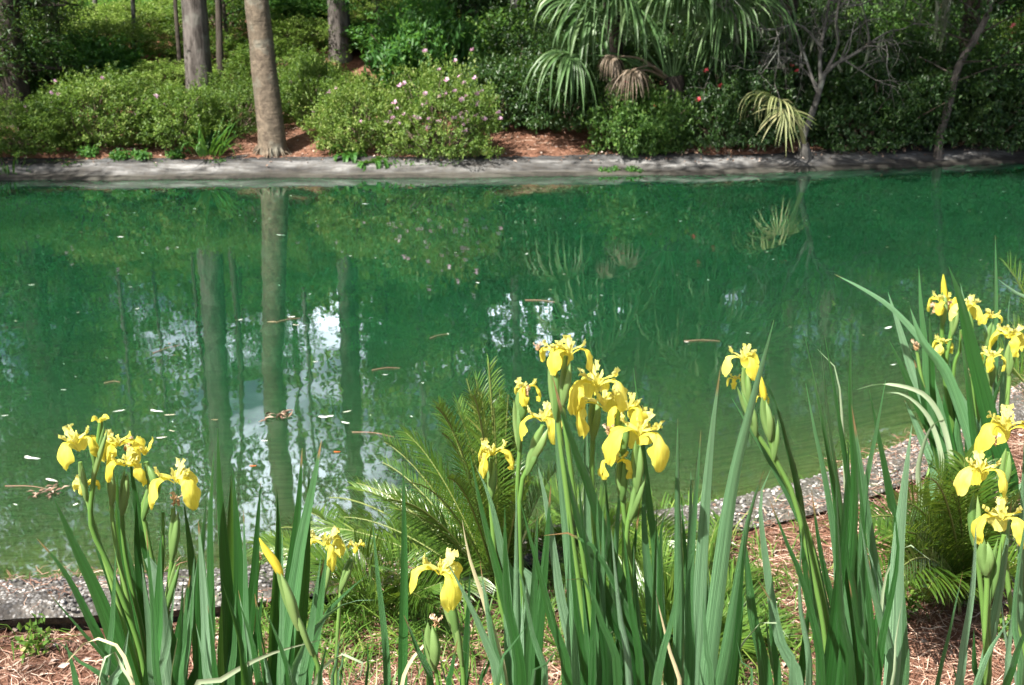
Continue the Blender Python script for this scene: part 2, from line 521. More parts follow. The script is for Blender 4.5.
def terrain(x, y):
    x = np.asarray(x, float); y = np.asarray(y, float)
    dn = yN(x) - y          # >0 on the near side
    df = y - yF(x)          # >0 on the far side
    p = np.stack([x, y, x * 0], -1).reshape(-1, 3)
    n1 = vnoise(p * 0.35, 3).reshape(x.shape); n2 = vnoise(p * 3.0, 4).reshape(x.shape)
    near = 0.02 + 0.05 * np.clip((x - 0.1) / 0.6, 0, 1) * np.exp(-np.clip(dn - 0.25, 0, 9) / 0.25) + 0.03 * n1 + 0.012 * n2 + 0.015 * np.clip(dn, 0, 6)
    far = np.interp(df, [0, 0.75, 1.3, 6.0, 20, 60, 200], [0.05, 0.20, 0.36, 1.75, 3.4, 5.5, 8]) + 0.04 * n2 + 0.10 * n1 * np.clip(df - 1, 0, 3)
    basin = -np.clip(0.05 + 0.24 * np.clip(-dn, 0, 9), 0, 1.1)
    basin = np.maximum(basin, -0.05 - 0.9 * np.clip(-df, 0, 9)) + 0.02 * n2
    # under the near rim, and below the far concrete
    basin = np.where(-dn < 0.06, -0.3, basin)
    near = np.where(dn < 0.2, np.minimum(near, 0.0), near)
    far = np.where(df < 0.62, far - 0.12, far)
    return np.where(dn > 0, near, np.where(df > 0, far, basin))


def tz(x, y):
    return float(terrain(np.array([x]), np.array([y]))[0])


def at(px, Y, dz=0.0):
    """ground point under picture column px at distance Y"""
    v = P(px, 150, Y)
    return np.array([v[0], Y, tz(v[0], Y) + dz])

# ================================================================== THE SETTING
def grid_faces(nr, nc):
    i = np.arange(nr - 1)[:, None] * nc; j = np.arange(nc - 1)[None, :]
    return np.stack([i + j, i + j + 1, i + nc + j + 1, i + nc + j], -1).reshape(-1, 4)


# ---- ground: one sheet, fine near the camera
xs = np.concatenate([np.linspace(-160, -16, 24)[:-1], np.linspace(-16, -2.6, 90)[:-1], np.linspace(-2.6, 3.6, 240)[:-1], np.linspace(3.6, 18, 90)[:-1], np.linspace(18, 160, 24)])
ys = np.concatenate([np.linspace(-14, 2.4, 30)[:-1], np.linspace(2.4, 7.5, 200)[:-1], np.linspace(7.5, 13, 30)[:-1], np.linspace(13, 19, 110)[:-1], np.linspace(19, 40, 60)[:-1], np.linspace(40, 220, 20)])
gx, gy = np.meshgrid(xs, ys)
gz = terrain(gx, gy)
mb = MB()
mb.add(np.stack([gx, gy, gz], -1).reshape(-1, 3), grid_faces(len(ys), len(xs)))
m, nt, out = newmat("pine straw soil")
pos = coord(nt, "World")
straw = noise(nt, 1, 6, coord(nt, "World", (55, 90, 40)), 0.7, 1.8)
patch = noise(nt, 1.3, 4, pos, 0.6)
fine = noise(nt, 38, 5, pos, 0.7)
c = ramp(nt, straw, [(0.3, (0.055, 0.028, 0.018)), (0.5, (0.17, 0.085, 0.055)), (0.68, (0.34, 0.21, 0.15))])
c2 = ramp(nt, fine, [(0.3, (0.06, 0.032, 0.022)), (0.7, (0.26, 0.12, 0.075))])
c = mixc(nt, ramp(nt, patch, [(0.35, (0, 0, 0)), (0.65, (1, 1, 1))]), c, c2)
sepz = nt.nodes.new("ShaderNodeSeparateXYZ"); nt.links.new(pos, sepz.inputs[0])
silt = ramp(nt, noise(nt, 5, 5, coord(nt, "World", (1, 2.5, 1)), 0.65), [(0.3, (0.09, 0.09, 0.04)), (0.5, (0.34, 0.30, 0.15)), (0.75, (0.60, 0.52, 0.33))])
under = ramp(nt, math_(nt, 'MULTIPLY', math_(nt, 'ADD', sepz.outputs[2], 0.08), 20.0), [(0.0, (1, 1, 1)), (1, (0, 0, 0))])
c = mixc(nt, under, c, silt)
principled(nt, out, c, 0.95, bump(nt, straw, 0.8, 0.015), spec=0.15)
ground = mb.build("ground", m)
tag(ground, kind="structure")

# ---- pond water
wx = np.concatenate([np.linspace(-60, -14, 20)[:-1], np.linspace(-14, 16, 160)[:-1], np.linspace(16, 60, 20)])
wt = np.linspace(0, 1, 120) ** 1.4
X, T = np.meshgrid(wx, wt)
y0 = yN(X) - 0.03; y1 = yF(X) + 0.06
Y = y0 + (y1 - y0) * T
depth = np.clip(-terrain(X, Y), 0, 2)
depth = np.where(yF(X) - Y < 2.5, 1.1, depth)
mb = MB()
mb.add(np.stack([X, Y, X * 0], -1).reshape(-1, 3), grid_faces(len(wt), len(wx)), depth.ravel())
m, nt, out = newmat("turbid green pond water")
d = attr(nt, "tint")
clar = math_(nt, 'POWER', 2.718, math_(nt, 'MULTIPLY', d, -5.2), True)
pos = coord(nt, "World", (1.0, 1.0, 1.0))
cl = ramp(nt, noise(nt, 0.6, 5, pos, 0.6, 0.8), [(0.3, (0, 0, 0)), (0.7, (1, 1, 1))])
body = mixc(nt, cl, (0.0022, 0.0165, 0.0068), (0.0036, 0.0265, 0.0102))
body = mixc(nt, math_(nt, 'POWER', 2.718, math_(nt, 'MULTIPLY', d, -4.2), True), body, (0.050, 0.095, 0.034))
n1 = noise(nt, 1.0, 2, coord(nt, "World", (5.0, 2.6, 1)), 0.5, 0.2)
n2 = noise(nt, 1.0, 1, coord(nt, "World", (22.0, 9.0, 1)), 0.5)
hgt = math_(nt, 'ADD', math_(nt, 'MULTIPLY', n1, 0.0040), math_(nt, 'MULTIPLY', n2, 0.0003))
bn = nt.nodes.new("ShaderNodeBump"); bn.inputs["Strength"].default_value = 0.24; bn.inputs["Distance"].default_value = 1.0
nt.links.new(hgt, bn.inputs["Height"])
sss = principled(nt, None, body, 1.0, None, spec=0.0)
sss.inputs["Subsurface Weight"].default_value = 1.0
sss.inputs["Subsurface Radius"].default_value = (0.5, 1.0, 0.7)
sss.inputs["Subsurface Scale"].default_value = 0.6
tr = nt.nodes.new("ShaderNodeBsdfTransparent"); tr.inputs[0].default_value = (0.72, 0.86, 0.62, 1)
mx = nt.nodes.new("ShaderNodeMixShader")
nt.links.new(clar, mx.inputs[0]); nt.links.new(sss.outputs[0], mx.inputs[1]); nt.links.new(tr.outputs[0], mx.inputs[2])
gl = nt.nodes.new("ShaderNodeBsdfGlossy"); gl.inputs["Roughness"].default_value = 0.015
nt.links.new(bn.outputs[0], gl.inputs["Normal"])
fr = nt.nodes.new("ShaderNodeFresnel"); fr.inputs[0].default_value = 1.44
nt.links.new(bn.outputs[0], fr.inputs["Normal"])
mf = nt.nodes.new("ShaderNodeMixShader")
nt.links.new(fr.outputs[0], mf.inputs[0]); nt.links.new(mx.outputs[0], mf.inputs[1]); nt.links.new(gl.outputs[0], mf.inputs[2])
nt.links.new(mf.outputs[0], out.inputs[0])
water = mb.build("water", m)
tag(water, kind="structure")

# ---- concrete
m, nt, out = newmat("weathered concrete")
pos = coord(nt, "World")
lw = attr(nt, "lw", "Vector"); sp = nt.nodes.new("ShaderNodeSeparateXYZ"); nt.links.new(lw, sp.inputs[0])
a = noise(nt, 1.0, 6, coord(nt, "World", (1.1, 5, 6)), 0.65)
b = noise(nt, 14, 5, pos, 0.7)
s = noise(nt, 1.0, 4, coord(nt, "World", (5, 1, 1.5)), 0.6)
c = ramp(nt, a, [(0.36, (0.028, 0.027, 0.026)), (0.5, (0.085, 0.083, 0.081)), (0.64, (0.21, 0.207, 0.202))])
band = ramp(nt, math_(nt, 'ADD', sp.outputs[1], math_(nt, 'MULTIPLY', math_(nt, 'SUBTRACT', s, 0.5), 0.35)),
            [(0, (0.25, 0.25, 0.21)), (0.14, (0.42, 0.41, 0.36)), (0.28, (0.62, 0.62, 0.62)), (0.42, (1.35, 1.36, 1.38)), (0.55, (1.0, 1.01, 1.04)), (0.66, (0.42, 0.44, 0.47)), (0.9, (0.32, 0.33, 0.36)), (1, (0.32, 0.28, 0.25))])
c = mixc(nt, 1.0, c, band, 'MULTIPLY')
c = mixc(nt, math_(nt, 'MULTIPLY', ramp(nt, b, [(0.35, (1, 1, 1)), (0.55, (0, 0, 0))]), 0.45), c, (0.07, 0.06, 0.05))
mossy = noise(nt, 1.0, 3, coord(nt, "World", (0.9, 3, 3)), 0.6)
mk = math_(nt, 'MULTIPLY', ramp(nt, mossy, [(0.60, (0, 0, 0)), (0.68, (1, 1, 1))]), ramp(nt, sp.outputs[1], [(0.6, (0, 0, 0)), (0.8, (1, 1, 1))]))
c = mixc(nt, math_(nt, 'MULTIPLY', mk, 0.7), c, (0.16, 0.13, 0.03))
principled(nt, out, c, 0.85, bump(nt, b, 0.6, 0.02), spec=0.25)
M['concrete'] = m

xs = np.arange(-26, 30, 0.07)
prof = [(-0.10, -0.12), (0.0, -0.01), (0.05, 0.030), (0.16, 0.048), (0.26, 0.058), (0.36, 0.105), (0.48, 0.148), (0.60, 0.175), (0.70, 0.205), (0.82, 0.225), (0.95, 0.235), (1.05, 0.235), (1.12, 0.17), (1.14, 0.0)]
pd = np.array(prof) * np.array([[0.79, 0.86]])
Xg = xs[:, None] * np.ones((1, len(pd)))
w = np.interp(np.arange(len(pd)), [0, 10, 13], [0, 1, 1])
pp = np.stack([Xg, pd[None, :, 0] + Xg * 0, Xg * 0], -1).reshape(-1, 3)
nn = vnoise(pp * np.array([1.2, 5, 1]), 8).reshape(Xg.shape); n3 = vnoise(pp * np.array([7, 16, 1]), 9).reshape(Xg.shape)
Yg = yF(Xg) + pd[None, :, 0] * (1 + 0.05 * np.sin(Xg * 0.9)) + 0.03 * nn * w
Zg = pd[None, :, 1] + (0.022 * nn + 0.010 * n3) * w
lw_ = np.stack([Xg, np.broadcast_to(np.clip((pd[:, 0] - 0) / 0.83, 0, 1), Xg.shape), Xg * 0], -1)
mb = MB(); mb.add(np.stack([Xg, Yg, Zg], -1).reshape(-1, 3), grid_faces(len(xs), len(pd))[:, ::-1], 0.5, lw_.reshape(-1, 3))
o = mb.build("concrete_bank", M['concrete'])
tag(o, "weathered grey concrete bank sloping into the water along the far shore", "pond bank")

# near rim: exposed aggregate
m, nt, out = newmat("exposed aggregate concrete")
pos = coord(nt, "World")
vo = nt.nodes.new("ShaderNodeTexVoronoi"); vo.inputs["Scale"].default_value = 85; nt.links.new(pos, vo.inputs["Vector"])
hs = nt.nodes.new("ShaderNodeSeparateColor"); nt.links.new(vo.outputs["Color"], hs.inputs[0])
peb = ramp(nt, hs.outputs[0], [(0, (0.05, 0.047, 0.043)), (0.4, (0.13, 0.125, 0.12)), (0.75, (0.25, 0.24, 0.23)), (1, (0.42, 0.40, 0.38))])
c = mixc(nt, ramp(nt, vo.outputs["Distance"], [(0.35, (0, 0, 0)), (0.6, (1, 1, 1))]), peb, (0.09, 0.08, 0.07))
st = noise(nt, 3, 5, pos, 0.65)
c = mixc(nt, math_(nt, 'MULTIPLY', ramp(nt, st, [(0.4, (0, 0, 0)), (0.65, (1, 1, 1))]), 0.75), c, (0.055, 0.055, 0.038))
hh = math_(nt, 'SUBTRACT', 1.0, vo.outputs["Distance"])
principled(nt, out, c, 0.8, bump(nt, hh, 0.9, 0.006), spec=0.3)
M['aggregate'] = m
m, nt, out = newmat("rough dark concrete side")
co_ = noise(nt, 22, 6, coord(nt, "World"), 0.7)
principled(nt, out, ramp(nt, co_, [(0.3, (0.03, 0.026, 0.022)), (0.7, (0.13, 0.115, 0.10))]), 0.95, bump(nt, co_, 1.0, 0.03), spec=0.1)
M['rim_side'] = m

# resample the near shore by arc length
from_x = np.linspace(-4.5, 8.5, 1300)
cur = np.stack([from_x, yN(from_x)], -1)
ker = np.ones(45) / 45
cy = np.convolve(np.pad(cur[:, 1], 22, mode='edge'), ker, 'valid')
cur[:, 1] = cy
ds = np.concatenate([[0], np.cumsum(np.linalg.norm(np.diff(cur, axis=0), axis=1))])
sN = np.arange(0, ds[-1], 0.012)
cur = np.stack([np.interp(sN, ds, cur[:, 0]), np.interp(sN, ds, cur[:, 1])], -1)
tg = unit(np.gradient(cur, axis=0)); nr = np.stack([tg[:, 1], -tg[:, 0]], -1)      # towards the camera side
prof = np.array([(-0.02, -0.25), (-0.015, 0.0), (0.0, 0.075), (0.015, 0.098), (0.04, 0.110), (0.09, 0.117), (0.14, 0.117), (0.19, 0.112), (0.225, 0.102), (0.25, 0.082)])
q3 = lambda s_, o_: np.stack([np.repeat(s_, len(o_)), np.tile(o_, len(s_)), np.zeros(len(s_) * len(o_))], -1)


def loft(prof, amp, seed, mat, name, parent):
    sN3 = q3(sN, prof[:, 0])
    n = (vnoise(sN3 * np.array([9, 14, 1]), seed) * amp + vnoise(sN3 * np.array([40, 40, 1]), seed + 1) * amp * 0.45).reshape(len(sN), -1)
    off = prof[None, :, 0] + n
    V = np.stack([cur[:, None, 0] + nr[:, None, 0] * off, cur[:, None, 1] + nr[:, None, 1] * off, prof[None, :, 1] + n * 0.7], -1)
    mb = MB(); mb.add(V.reshape(-1, 3), grid_faces(len(sN), len(prof)), 0.5, sN3)
    return mb.build(name, mat, parent)


rim = thing("pond_kerb", "low concrete rim of exposed pebbles along the near edge of the pond", "pond rim", (0, 0, 0))
loft(prof, 0.013, 21, M['aggregate'], "coping", rim)
side = np.array([(0.247, 0.078), (0.235, 0.055), (0.205, 0.035), (0.21, 0.0), (0.225, -0.04), (0.22, -0.1)])
loft(side, 0.02, 31, M['rim_side'], "rim_side", rim)
# pebbles standing proud of it
rng = np.random.default_rng(5)
t_ = (1 + 5 ** .5) / 2
ico = unit(np.array([(-1, t_, 0), (1, t_, 0), (-1, -t_, 0), (1, -t_, 0), (0, -1, t_), (0, 1, t_), (0, -1, -t_), (0, 1, -t_), (t_, 0, -1), (t_, 0, 1), (-t_, 0, -1), (-t_, 0, 1)]))
icoF = np.array([(0, 11, 5), (0, 5, 1), (0, 1, 7), (0, 7, 10), (0, 10, 11), (1, 5, 9), (5, 11, 4), (11, 10, 2), (10, 7, 6), (7, 1, 8), (3, 9, 4), (3, 4, 2), (3, 2, 6), (3, 6, 8), (3, 8, 9), (4, 9, 5), (2, 4, 11), (6, 2, 10), (8, 6, 7), (9, 8, 1)])
N = 9000
si = rng.integers(0, len(sN), N); of = rng.uniform(0.0, 0.25, N)
keep = (np.abs(cur[si, 0] - 0.8) < 3.2); si = si[keep]; of = of[keep]; N = len(si)
zz = np.interp(of, prof[2:, 0], prof[2:, 1])
cx = np.stack([cur[si, 0] + nr[si, 0] * of, cur[si, 1] + nr[si, 1] * of, zz], -1)
sz = rng.uniform(0.0035, 0.0085, N)[:, None] * np.stack([rng.uniform(.8, 1.4, N), rng.uniform(.7, 1.1, N), rng.uniform(.5, .9, N)], -1)
V = (cx[:, None, :] + ico[None] * sz[:, None, :]).reshape(-1, 3)
F = (np.arange(N)[:, None, None] * 12 + icoF[None]).reshape(-1, 3)
mb = MB(); mb.add(V, F, np.repeat(rng.uniform(0, 1, N), 12))
m, nt, out = newmat("pebbles")
principled(nt, out, ramp(nt, attr(nt, "tint"), [(0, (0.04, 0.037, 0.034)), (0.4, (0.13, 0.125, 0.12)), (0.75, (0.27, 0.26, 0.25)), (0.95, (0.50, 0.48, 0.46)), (1, (0.35, 0.18, 0.10))]), 0.7)
pb = mb.build("pebbles", m, rim); pb["kind"] = "stuff"


# ---- pine straw on the near ground: loose needles
def needles(name, n, sampler, L, wid, mat, seed, lift=0.012, parent=None):
    rng = np.random.default_rng(seed)
    x, y = sampler(rng, n)
    N = len(x)
    z = terrain(x, y)
    a = rng.uniform(0, 2 * np.pi, N); ln = rng.uniform(0.5, 1.0, N) * L
    curv = rng.normal(0, 0.5, N)
    zl = rng.uniform(0.001, lift, N)
    tilt = rng.normal(0, 0.06, N)
    u = np.linspace(-0.5, 0.5, 4)
    aa = a[:, None] + curv[:, None] * u[None]
    px = x[:, None] + np.cumsum(np.cos(aa), 1) / 4 * ln[:, None]; py_ = y[:, None] + np.cumsum(np.sin(aa), 1) / 4 * ln[:, None]
    pz = z[:, None] + zl[:, None] + np.abs(tilt[:, None] * u * ln[:, None]) + 0.004 * np.sin(u * 6)[None]
    ww = (wid * rng.uniform(0.6, 1.2, N))[:, None] * np.array([1, 1, 1, 0.4])
    sx = -np.sin(aa) * ww / 2; sy = np.cos(aa) * ww / 2
    rz_ = rng.uniform(-0.4, 0.4, N)[:, None] * ww
    A = np.stack([px + sx, py_ + sy, pz + rz_], -1); B = np.stack([px - sx, py_ - sy, pz - rz_], -1)
    V = np.stack([A, B], 2).reshape(-1, 3)
    k = np.arange(N)[:, None, None] * 8 + np.arange(3)[None, :, None] * 2
    F = (k + np.array([0, 1, 3, 2])[None, None]).reshape(-1, 4)
    mb = MB(); mb.add(V, F, np.repeat(rng.uniform(0, 1, N), 8))
    return mb.build(name, mat, parent)


m, nt, out = newmat("dry pine needles")
principled(nt, out, ramp(nt, attr(nt, "tint"), [(0, (0.09, 0.04, 0.025)), (0.45, (0.24, 0.12, 0.08)), (0.8, (0.40, 0.26, 0.19)), (1, (0.62, 0.50, 0.40))]), 0.6, spec=0.35)
M['straw'] = m


def near_s(rng, n):
    x = rng.uniform(-2.3, 3.4, n); y = rng.uniform(2.3, 6.4, n)
    k = (y < yN(x) - 0.24) & (np.abs(x) < y * 0.55)
    return x[k], y[k]


tag(needles("pine_straw", 90000, near_s, 0.17, 0.0021, M['straw'], 3), "loose reddish brown pine straw covering the ground inside the near rim", "pine straw", kind="stuff")


def far_s(rng, n):
    x = rng.uniform(-8.5, 9.5, n); y = rng.uniform(14, 18.5, n); df = y - yF(x)
    k = (df > 0.68) & (df < 3.0) & ((df > 0.95) | (rng.uniform(0, 1, n) < 0.5))
    return x[k], y[k]


tag(needles("fallen_needles", 60000, far_s, 0.20, 0.005, M['straw'], 4), "red brown pine needles under the shrubs on the far bank", "pine straw", kind="stuff")



def rim_s(rng, n):
    i = rng.integers(0, len(sN), n); o = rng.uniform(0.02, 0.3, n) ** 1.0
    k = vnoise(np.stack([sN[i] * 1.6, o * 3, o * 0], -1), 77) + o * 1.5 > 0.12
    return (cur[i, 0] + nr[i, 0] * o)[k], (cur[i, 1] + nr[i, 1] * o)[k]


_t0 = terrain
terrain = lambda x, y: np.full(np.shape(x), 0.112)
tag(needles("rim_straw", 9000, rim_s, 0.10, 0.0021, M['straw'], 14, 0.02), "dry pine needles blown onto the pebbled rim", "pine straw", kind="stuff")
terrain = _t0

# leaf litter scraps, both banks
rng = np.random.default_rng(8)
m, nt, out = newmat("leaf litter")
principled(nt, out, ramp(nt, attr(nt, "tint"), [(0, (0.12, 0.06, 0.04)), (0.5, (0.30, 0.19, 0.13)), (1, (0.55, 0.47, 0.42))]), 0.7)
M['litter'] = m
x, y = near_s(rng, 5000); k = (y > yN(x) - 1.2) | (rng.uniform(0, 1, len(x)) < 0.25); x = x[k]; y = y[k]
x2 = rng.uniform(-8, 9.5, 5200); y2 = yF(x2) + np.abs(rng.normal(0.95, 0.33, 5200))
k2 = (x2 > 2.2) | (rng.uniform(0, 1, 5200) < 0.25); x2 = x2[k2]; y2 = y2[k2]
mb = MB()
for x_, y_, L_, lift in ((x, y, 0.035, 0.016), (x2, y2, 0.06, 0.02)):
    n = len(x_); a = rng.uniform(0, 6.28, n)
    lz = terrain(x_, y_); fd = y_ - yF(x_)
    lz = np.where((fd > 0.3) & (fd < 0.84), np.interp(fd, pd[:, 0], pd[:, 1]) + 0.015, lz)
    c0 = np.stack([x_, y_, lz + lift * rng.uniform(0.3, 1, n)], -1)
    leaves(mb, c0, np.stack([np.cos(a), np.sin(a), rng.normal(0.1, 0.25, n)], -1), rng.normal(0, .35, (n, 3)) + [0, 0, 1], L_ * rng.uniform(.5, 1.2, n), L_ * 0.45, rng.uniform(0, 1, n) ** 1.3, 0.3)
tag(mb.build("leaf_litter", M['litter']), "small dry leaf scraps scattered over both banks of the pond", "leaf litter", kind="stuff")


# ================================================================== PLANTS OF THE FAR BANK
def bush(seed, rx, ry, h, ntips, per, L, Wd, lean=0.5, stems=14, rag=0.22, low=0.0):
    """bumpy dome of leafy twigs; returns (foliage MB, stems MB, tip points)"""
    rng = np.random.default_rng(seed)
    d = rng.normal(0, 1, (ntips, 3)); d[:, 2] = np.where(rng.uniform(0, 1, ntips) < 0.33, -0.62 * np.abs(d[:, 2]), np.abs(d[:, 2])); d = unit(d)
    b = 1 + rag * vnoise(d * 2.2, seed) + rag * 1.25 * vnoise(d * 4.6, seed + 1) + rag * 0.6 * vnoise(d * 11, seed + 2)
    r = b * rng.uniform(0.3, 1.0, ntips) ** 0.3
    ext = rng.uniform(0, 1, ntips) > 0.88
    r = np.where(ext & (d[:, 2] > 0.1), r * rng.uniform(1.0, 1.34, ntips), r)
    tip = d * r[:, None] * np.array([rx, ry, h * 0.62]) + np.array([0, 0, h * 0.38])
    tip[:, 2] = np.maximum(tip[:, 2], 0.04 * h + rng.uniform(0, 0.1, ntips))
    ax = unit(d * np.array([1, 1, 0.7]) + np.array([0, 0, lean]) + rng.normal(0, 0.25, (ntips, 3)))
    n = ntips * per
    A = np.repeat(ax, per, 0); P0 = np.repeat(tip, per, 0)
    dirs = unit(A * rng.uniform(0.15, 0.9, (n, 1)) + rng.normal(0, 0.62, (n, 3)))
    base = P0 - A * rng.uniform(0, 1, (n, 1)) ** 1.5 * L * 2.2 + rng.normal(0, L * 0.25, (n, 3))
    nr_ = unit(rng.normal(0, 0.5, (n, 3)) + np.array([0, 0, 1.0]) + d.repeat(per, 0) * 0.4)
    tt = np.clip(np.repeat(0.45 + 0.22 * vnoise(tip * 3.5 / max(h, .5), seed + 5) + rng.normal(0, 0.1, ntips), per) + rng.normal(0, 0.16, n), 0, 1)
    f = MB(); leaves(f, base, dirs, nr_, L * rng.uniform(0.6, 1.25, n), Wd * rng.uniform(0.7, 1.2, n), tt)
    s = MB()
    idx = rng.choice(ntips, stems * 3, replace=False)
    for q, i in enumerate(idx):
        e = tip[i]; b0 = np.array([e[0] * 0.10 + rng.normal(0, 0.04), e[1] * 0.10 + rng.normal(0, 0.04), -0.03])
        mid = b0 * 0.5 + e * 0.5 + np.array([0, 0, 0.06 * h]) + rng.normal(0, 0.05, 3)
        pts = bez([b0, mid, e], 7)
        tube(s, pts, np.linspace(0.016, 0.004, 7) * (0.7 + 0.4 * h), 5, rng.uniform(0, 1), False)
    return f, s, tip, ax


SH = {}


def bush_proto(key, name, mat, *a, **k):
    f, s, tip, ax = bush(*a, **k)
    SH[key] = (name, f.mesh("foliage", mat), s.mesh("stems", M['twig']), tip, ax)


bush_proto('az1', "azalea_bush", M['azalea'], 1, 1.0, 0.8, 1.0, 2600, 9, 0.05, 0.02)
bush_proto('az2', "azalea_bush", M['azalea'], 2, 1.0, 0.85, 1.0, 2300, 9, 0.052, 0.021, rag=0.3)
bush_proto('az3', "azalea_bush", M['azalea'], 3, 1.0, 0.9, 1.0, 2000, 8, 0.06, 0.024, rag=0.26)
bush_proto('ap1', "azalea_bush", M['azalea_sunlit'], 4, 1.0, 0.9, 1.0, 2000, 8, 0.06, 0.024, rag=0.28)
bush_proto('ap2', "azalea_bush", M['azalea_sunlit'], 5, 1.0, 0.9, 1.0, 1800, 8, 0.06, 0.026, rag=0.3)
bush_proto('dk1', "dark_shrub", M['dark'], 11, 1.0, 0.9, 1.0, 2200, 8, 0.065, 0.03, rag=0.32)
bush_proto('dk2', "dark_shrub", M['dark'], 12, 1.0, 0.8, 1.0, 2000, 8, 0.07, 0.032, rag=0.25)
bush_proto('fr1', "leafy_shrub", M['fresh'], 21, 1.0, 0.9, 1.0, 1500, 7, 0.10, 0.05, rag=0.34)
bush_proto('fr2', "leafy_shrub", M['wood_leaf'], 22, 1.0, 0.9, 1.0, 1700, 7, 0.09, 0.045, rag=0.3)


def blossom_mesh(mat, nm, seed, s=0.03):
    rng = np.random.default_rng(seed)
    mb = MB()
    for k in range(4):
        c = rng.normal(0, s * 0.5, 3)
        ax = unit(rng.normal(0, 0.5, 3) + [0, -0.5, 0.6])
        a = unit(np.cross(ax, [0.3, 0.9, 0.1])); b = np.cross(ax, a)
        for q in range(5):
            th = q * 2 * math.pi / 5
            dd = a * math.cos(th) + b * math.sin(th) + ax * 0.5
            leaves(mb, [c], [dd], [ax], s, s * 0.75, rng.uniform(0.2, 1), 0.2, 0.3)
    return mb.mesh(nm, mat, False)


BL = {k: [blossom_mesh(M[k], k + "_blossom", 40 + i) for i in range(3)] for k in ('pink', 'red', 'coral')}


def put_bush(key, px, Y, rx, h, label=None, group=None, rz=0.0, ry=None, dz=-0.03, blossom=None, nb=0, bseed=0, name=None, cat="shrub", front=0.35):
    nm, fm, sm, tip, ax = SH[key]
    if Y < 16.8: Y += 0.32
    p = at(px, Y, dz)
    t = thing(name or nm, label, cat, p, rz, group, (rx, ry or rx * 0.85, h))
    obj("foliage", fm, t); obj("stems", sm, t)
    if nb:
        rng = np.random.default_rng(bseed)
        rot = np.array([[math.cos(rz), -math.sin(rz), 0], [math.sin(rz), math.cos(rz), 0], [0, 0, 1]])
        sc_ = np.array([rx, ry or rx * 0.85, h])
        wtip = (tip * sc_) @ rot.T
        ok = np.where((wtip[:, 1] < -0.1 * (ry or rx)) & (tip[:, 2] > front) & (np.linalg.norm(tip[:, :2], axis=1) + tip[:, 2] > 0.85))[0]
        for i in rng.choice(ok, min(nb, len(ok)), replace=False):
            b = obj("blossom", BL[blossom][rng.integers(3)], t)
            b.location = [float(v) for v in tip[i] * 1.02]
            g = rng.uniform(0.65, 1.1)
            b.scale = (g / sc_[0], g / sc_[1], g / sc_[2])
            b.rotation_euler = (0, 0, float(rng.uniform(0, 1.5)))
    return t


# front row along the far bank (label each)
put_bush('az2', 22, 15.35, 0.85, 0.66, "light green azalea bush at the far left end of the far bank", rz=1.0)
put_bush('az1', 100, 15.65, 0.98, 0.93, "broad azalea bush on the left bank with a few pale pink blossoms", blossom='pink', nb=9, bseed=1, front=0.2)
put_bush('az3', 178, 15.75, 0.80, 0.74, "azalea bush in front of the grey pine trunk, beside the broad azalea", rz=2.0, blossom='pink', nb=4, bseed=2)
put_bush('az2', 240, 16.1, 0.60, 0.72, "azalea bush close behind the left side of the ringed palm trunk", rz=0.4)
put_bush('az1', 318, 16.5, 0.72, 0.92, "azalea bush close behind the right side of the ringed palm trunk", rz=2.2, blossom='pink', nb=3, bseed=4)
put_bush('az3', 362, 15.75, 0.72, 0.84, "green azalea bush with low fern fronds at its foot", rz=0.7, blossom='pink', nb=4, bseed=3)
put_bush('az2', 441, 15.45, 0.80, 1.08, "pale pink flowering azalea bush, the most heavily in bloom", rz=2.9, blossom='pink', nb=60, bseed=6)
put_bush('dk2', 505, 16.6, 0.75, 0.95, "dark shrub behind the right side of the pink flowering azalea", rz=0.3)
put_bush('dk1', 560, 16.9, 0.9, 1.15, "dark shrub behind the drooping palm fans, left of the palm stem", rz=1.4)
put_bush('fr2', 642, 15.78, 0.62, 0.90, "rounded green shrub by the water below the palm fans", rz=0.5, blossom='red', nb=3, bseed=2, front=0.6)
put_bush('dk1', 722, 16.1, 0.80, 1.25, "dark shrub with a few red blossoms behind the pale drooping palm leaf", rz=2.5, blossom='red', nb=8, bseed=7, front=0.4)
put_bush('dk2', 780, 17.0, 0.8, 1.2, "dark shrub behind the foot of the bare grey tree", rz=1.1, blossom='red', nb=3, bseed=8)
put_bush('dk1', 868, 16.9, 1.0, 1.15, "dark leafy shrub between the bare grey tree and the leaning dark tree", rz=3.0)
put_bush('dk2', 915, 17.6, 0.8, 1.3, "dark shrub just left behind the leaning dark tree", rz=0.8, blossom='red', nb=5, bseed=9)
put_bush('dk1', 985, 17.5, 0.95, 1.15, "dark shrub on the right bank just right of the leaning dark tree", rz=0.2)
put_bush('dk2', 1050, 17.6, 0.9, 1.2, "dark shrub at the far right end of the bank", rz=1.9)
put_bush('az2', 1012, 19.0, 0.75, 1.35, "azalea with coral red blossoms behind the dark shrubs at right", rz=1.7, blossom='coral', nb=55, bseed=10, front=0.5)
put_bush('fr1', 432, 17.7, 0.95, 1.35, "large leaved bright green shrub behind the pink flowering azalea", rz=0.9)
put_bush('fr1', 8, 17.2, 0.7, 1.0, "large leaved green shrub behind the left end azalea", rz=1.9)

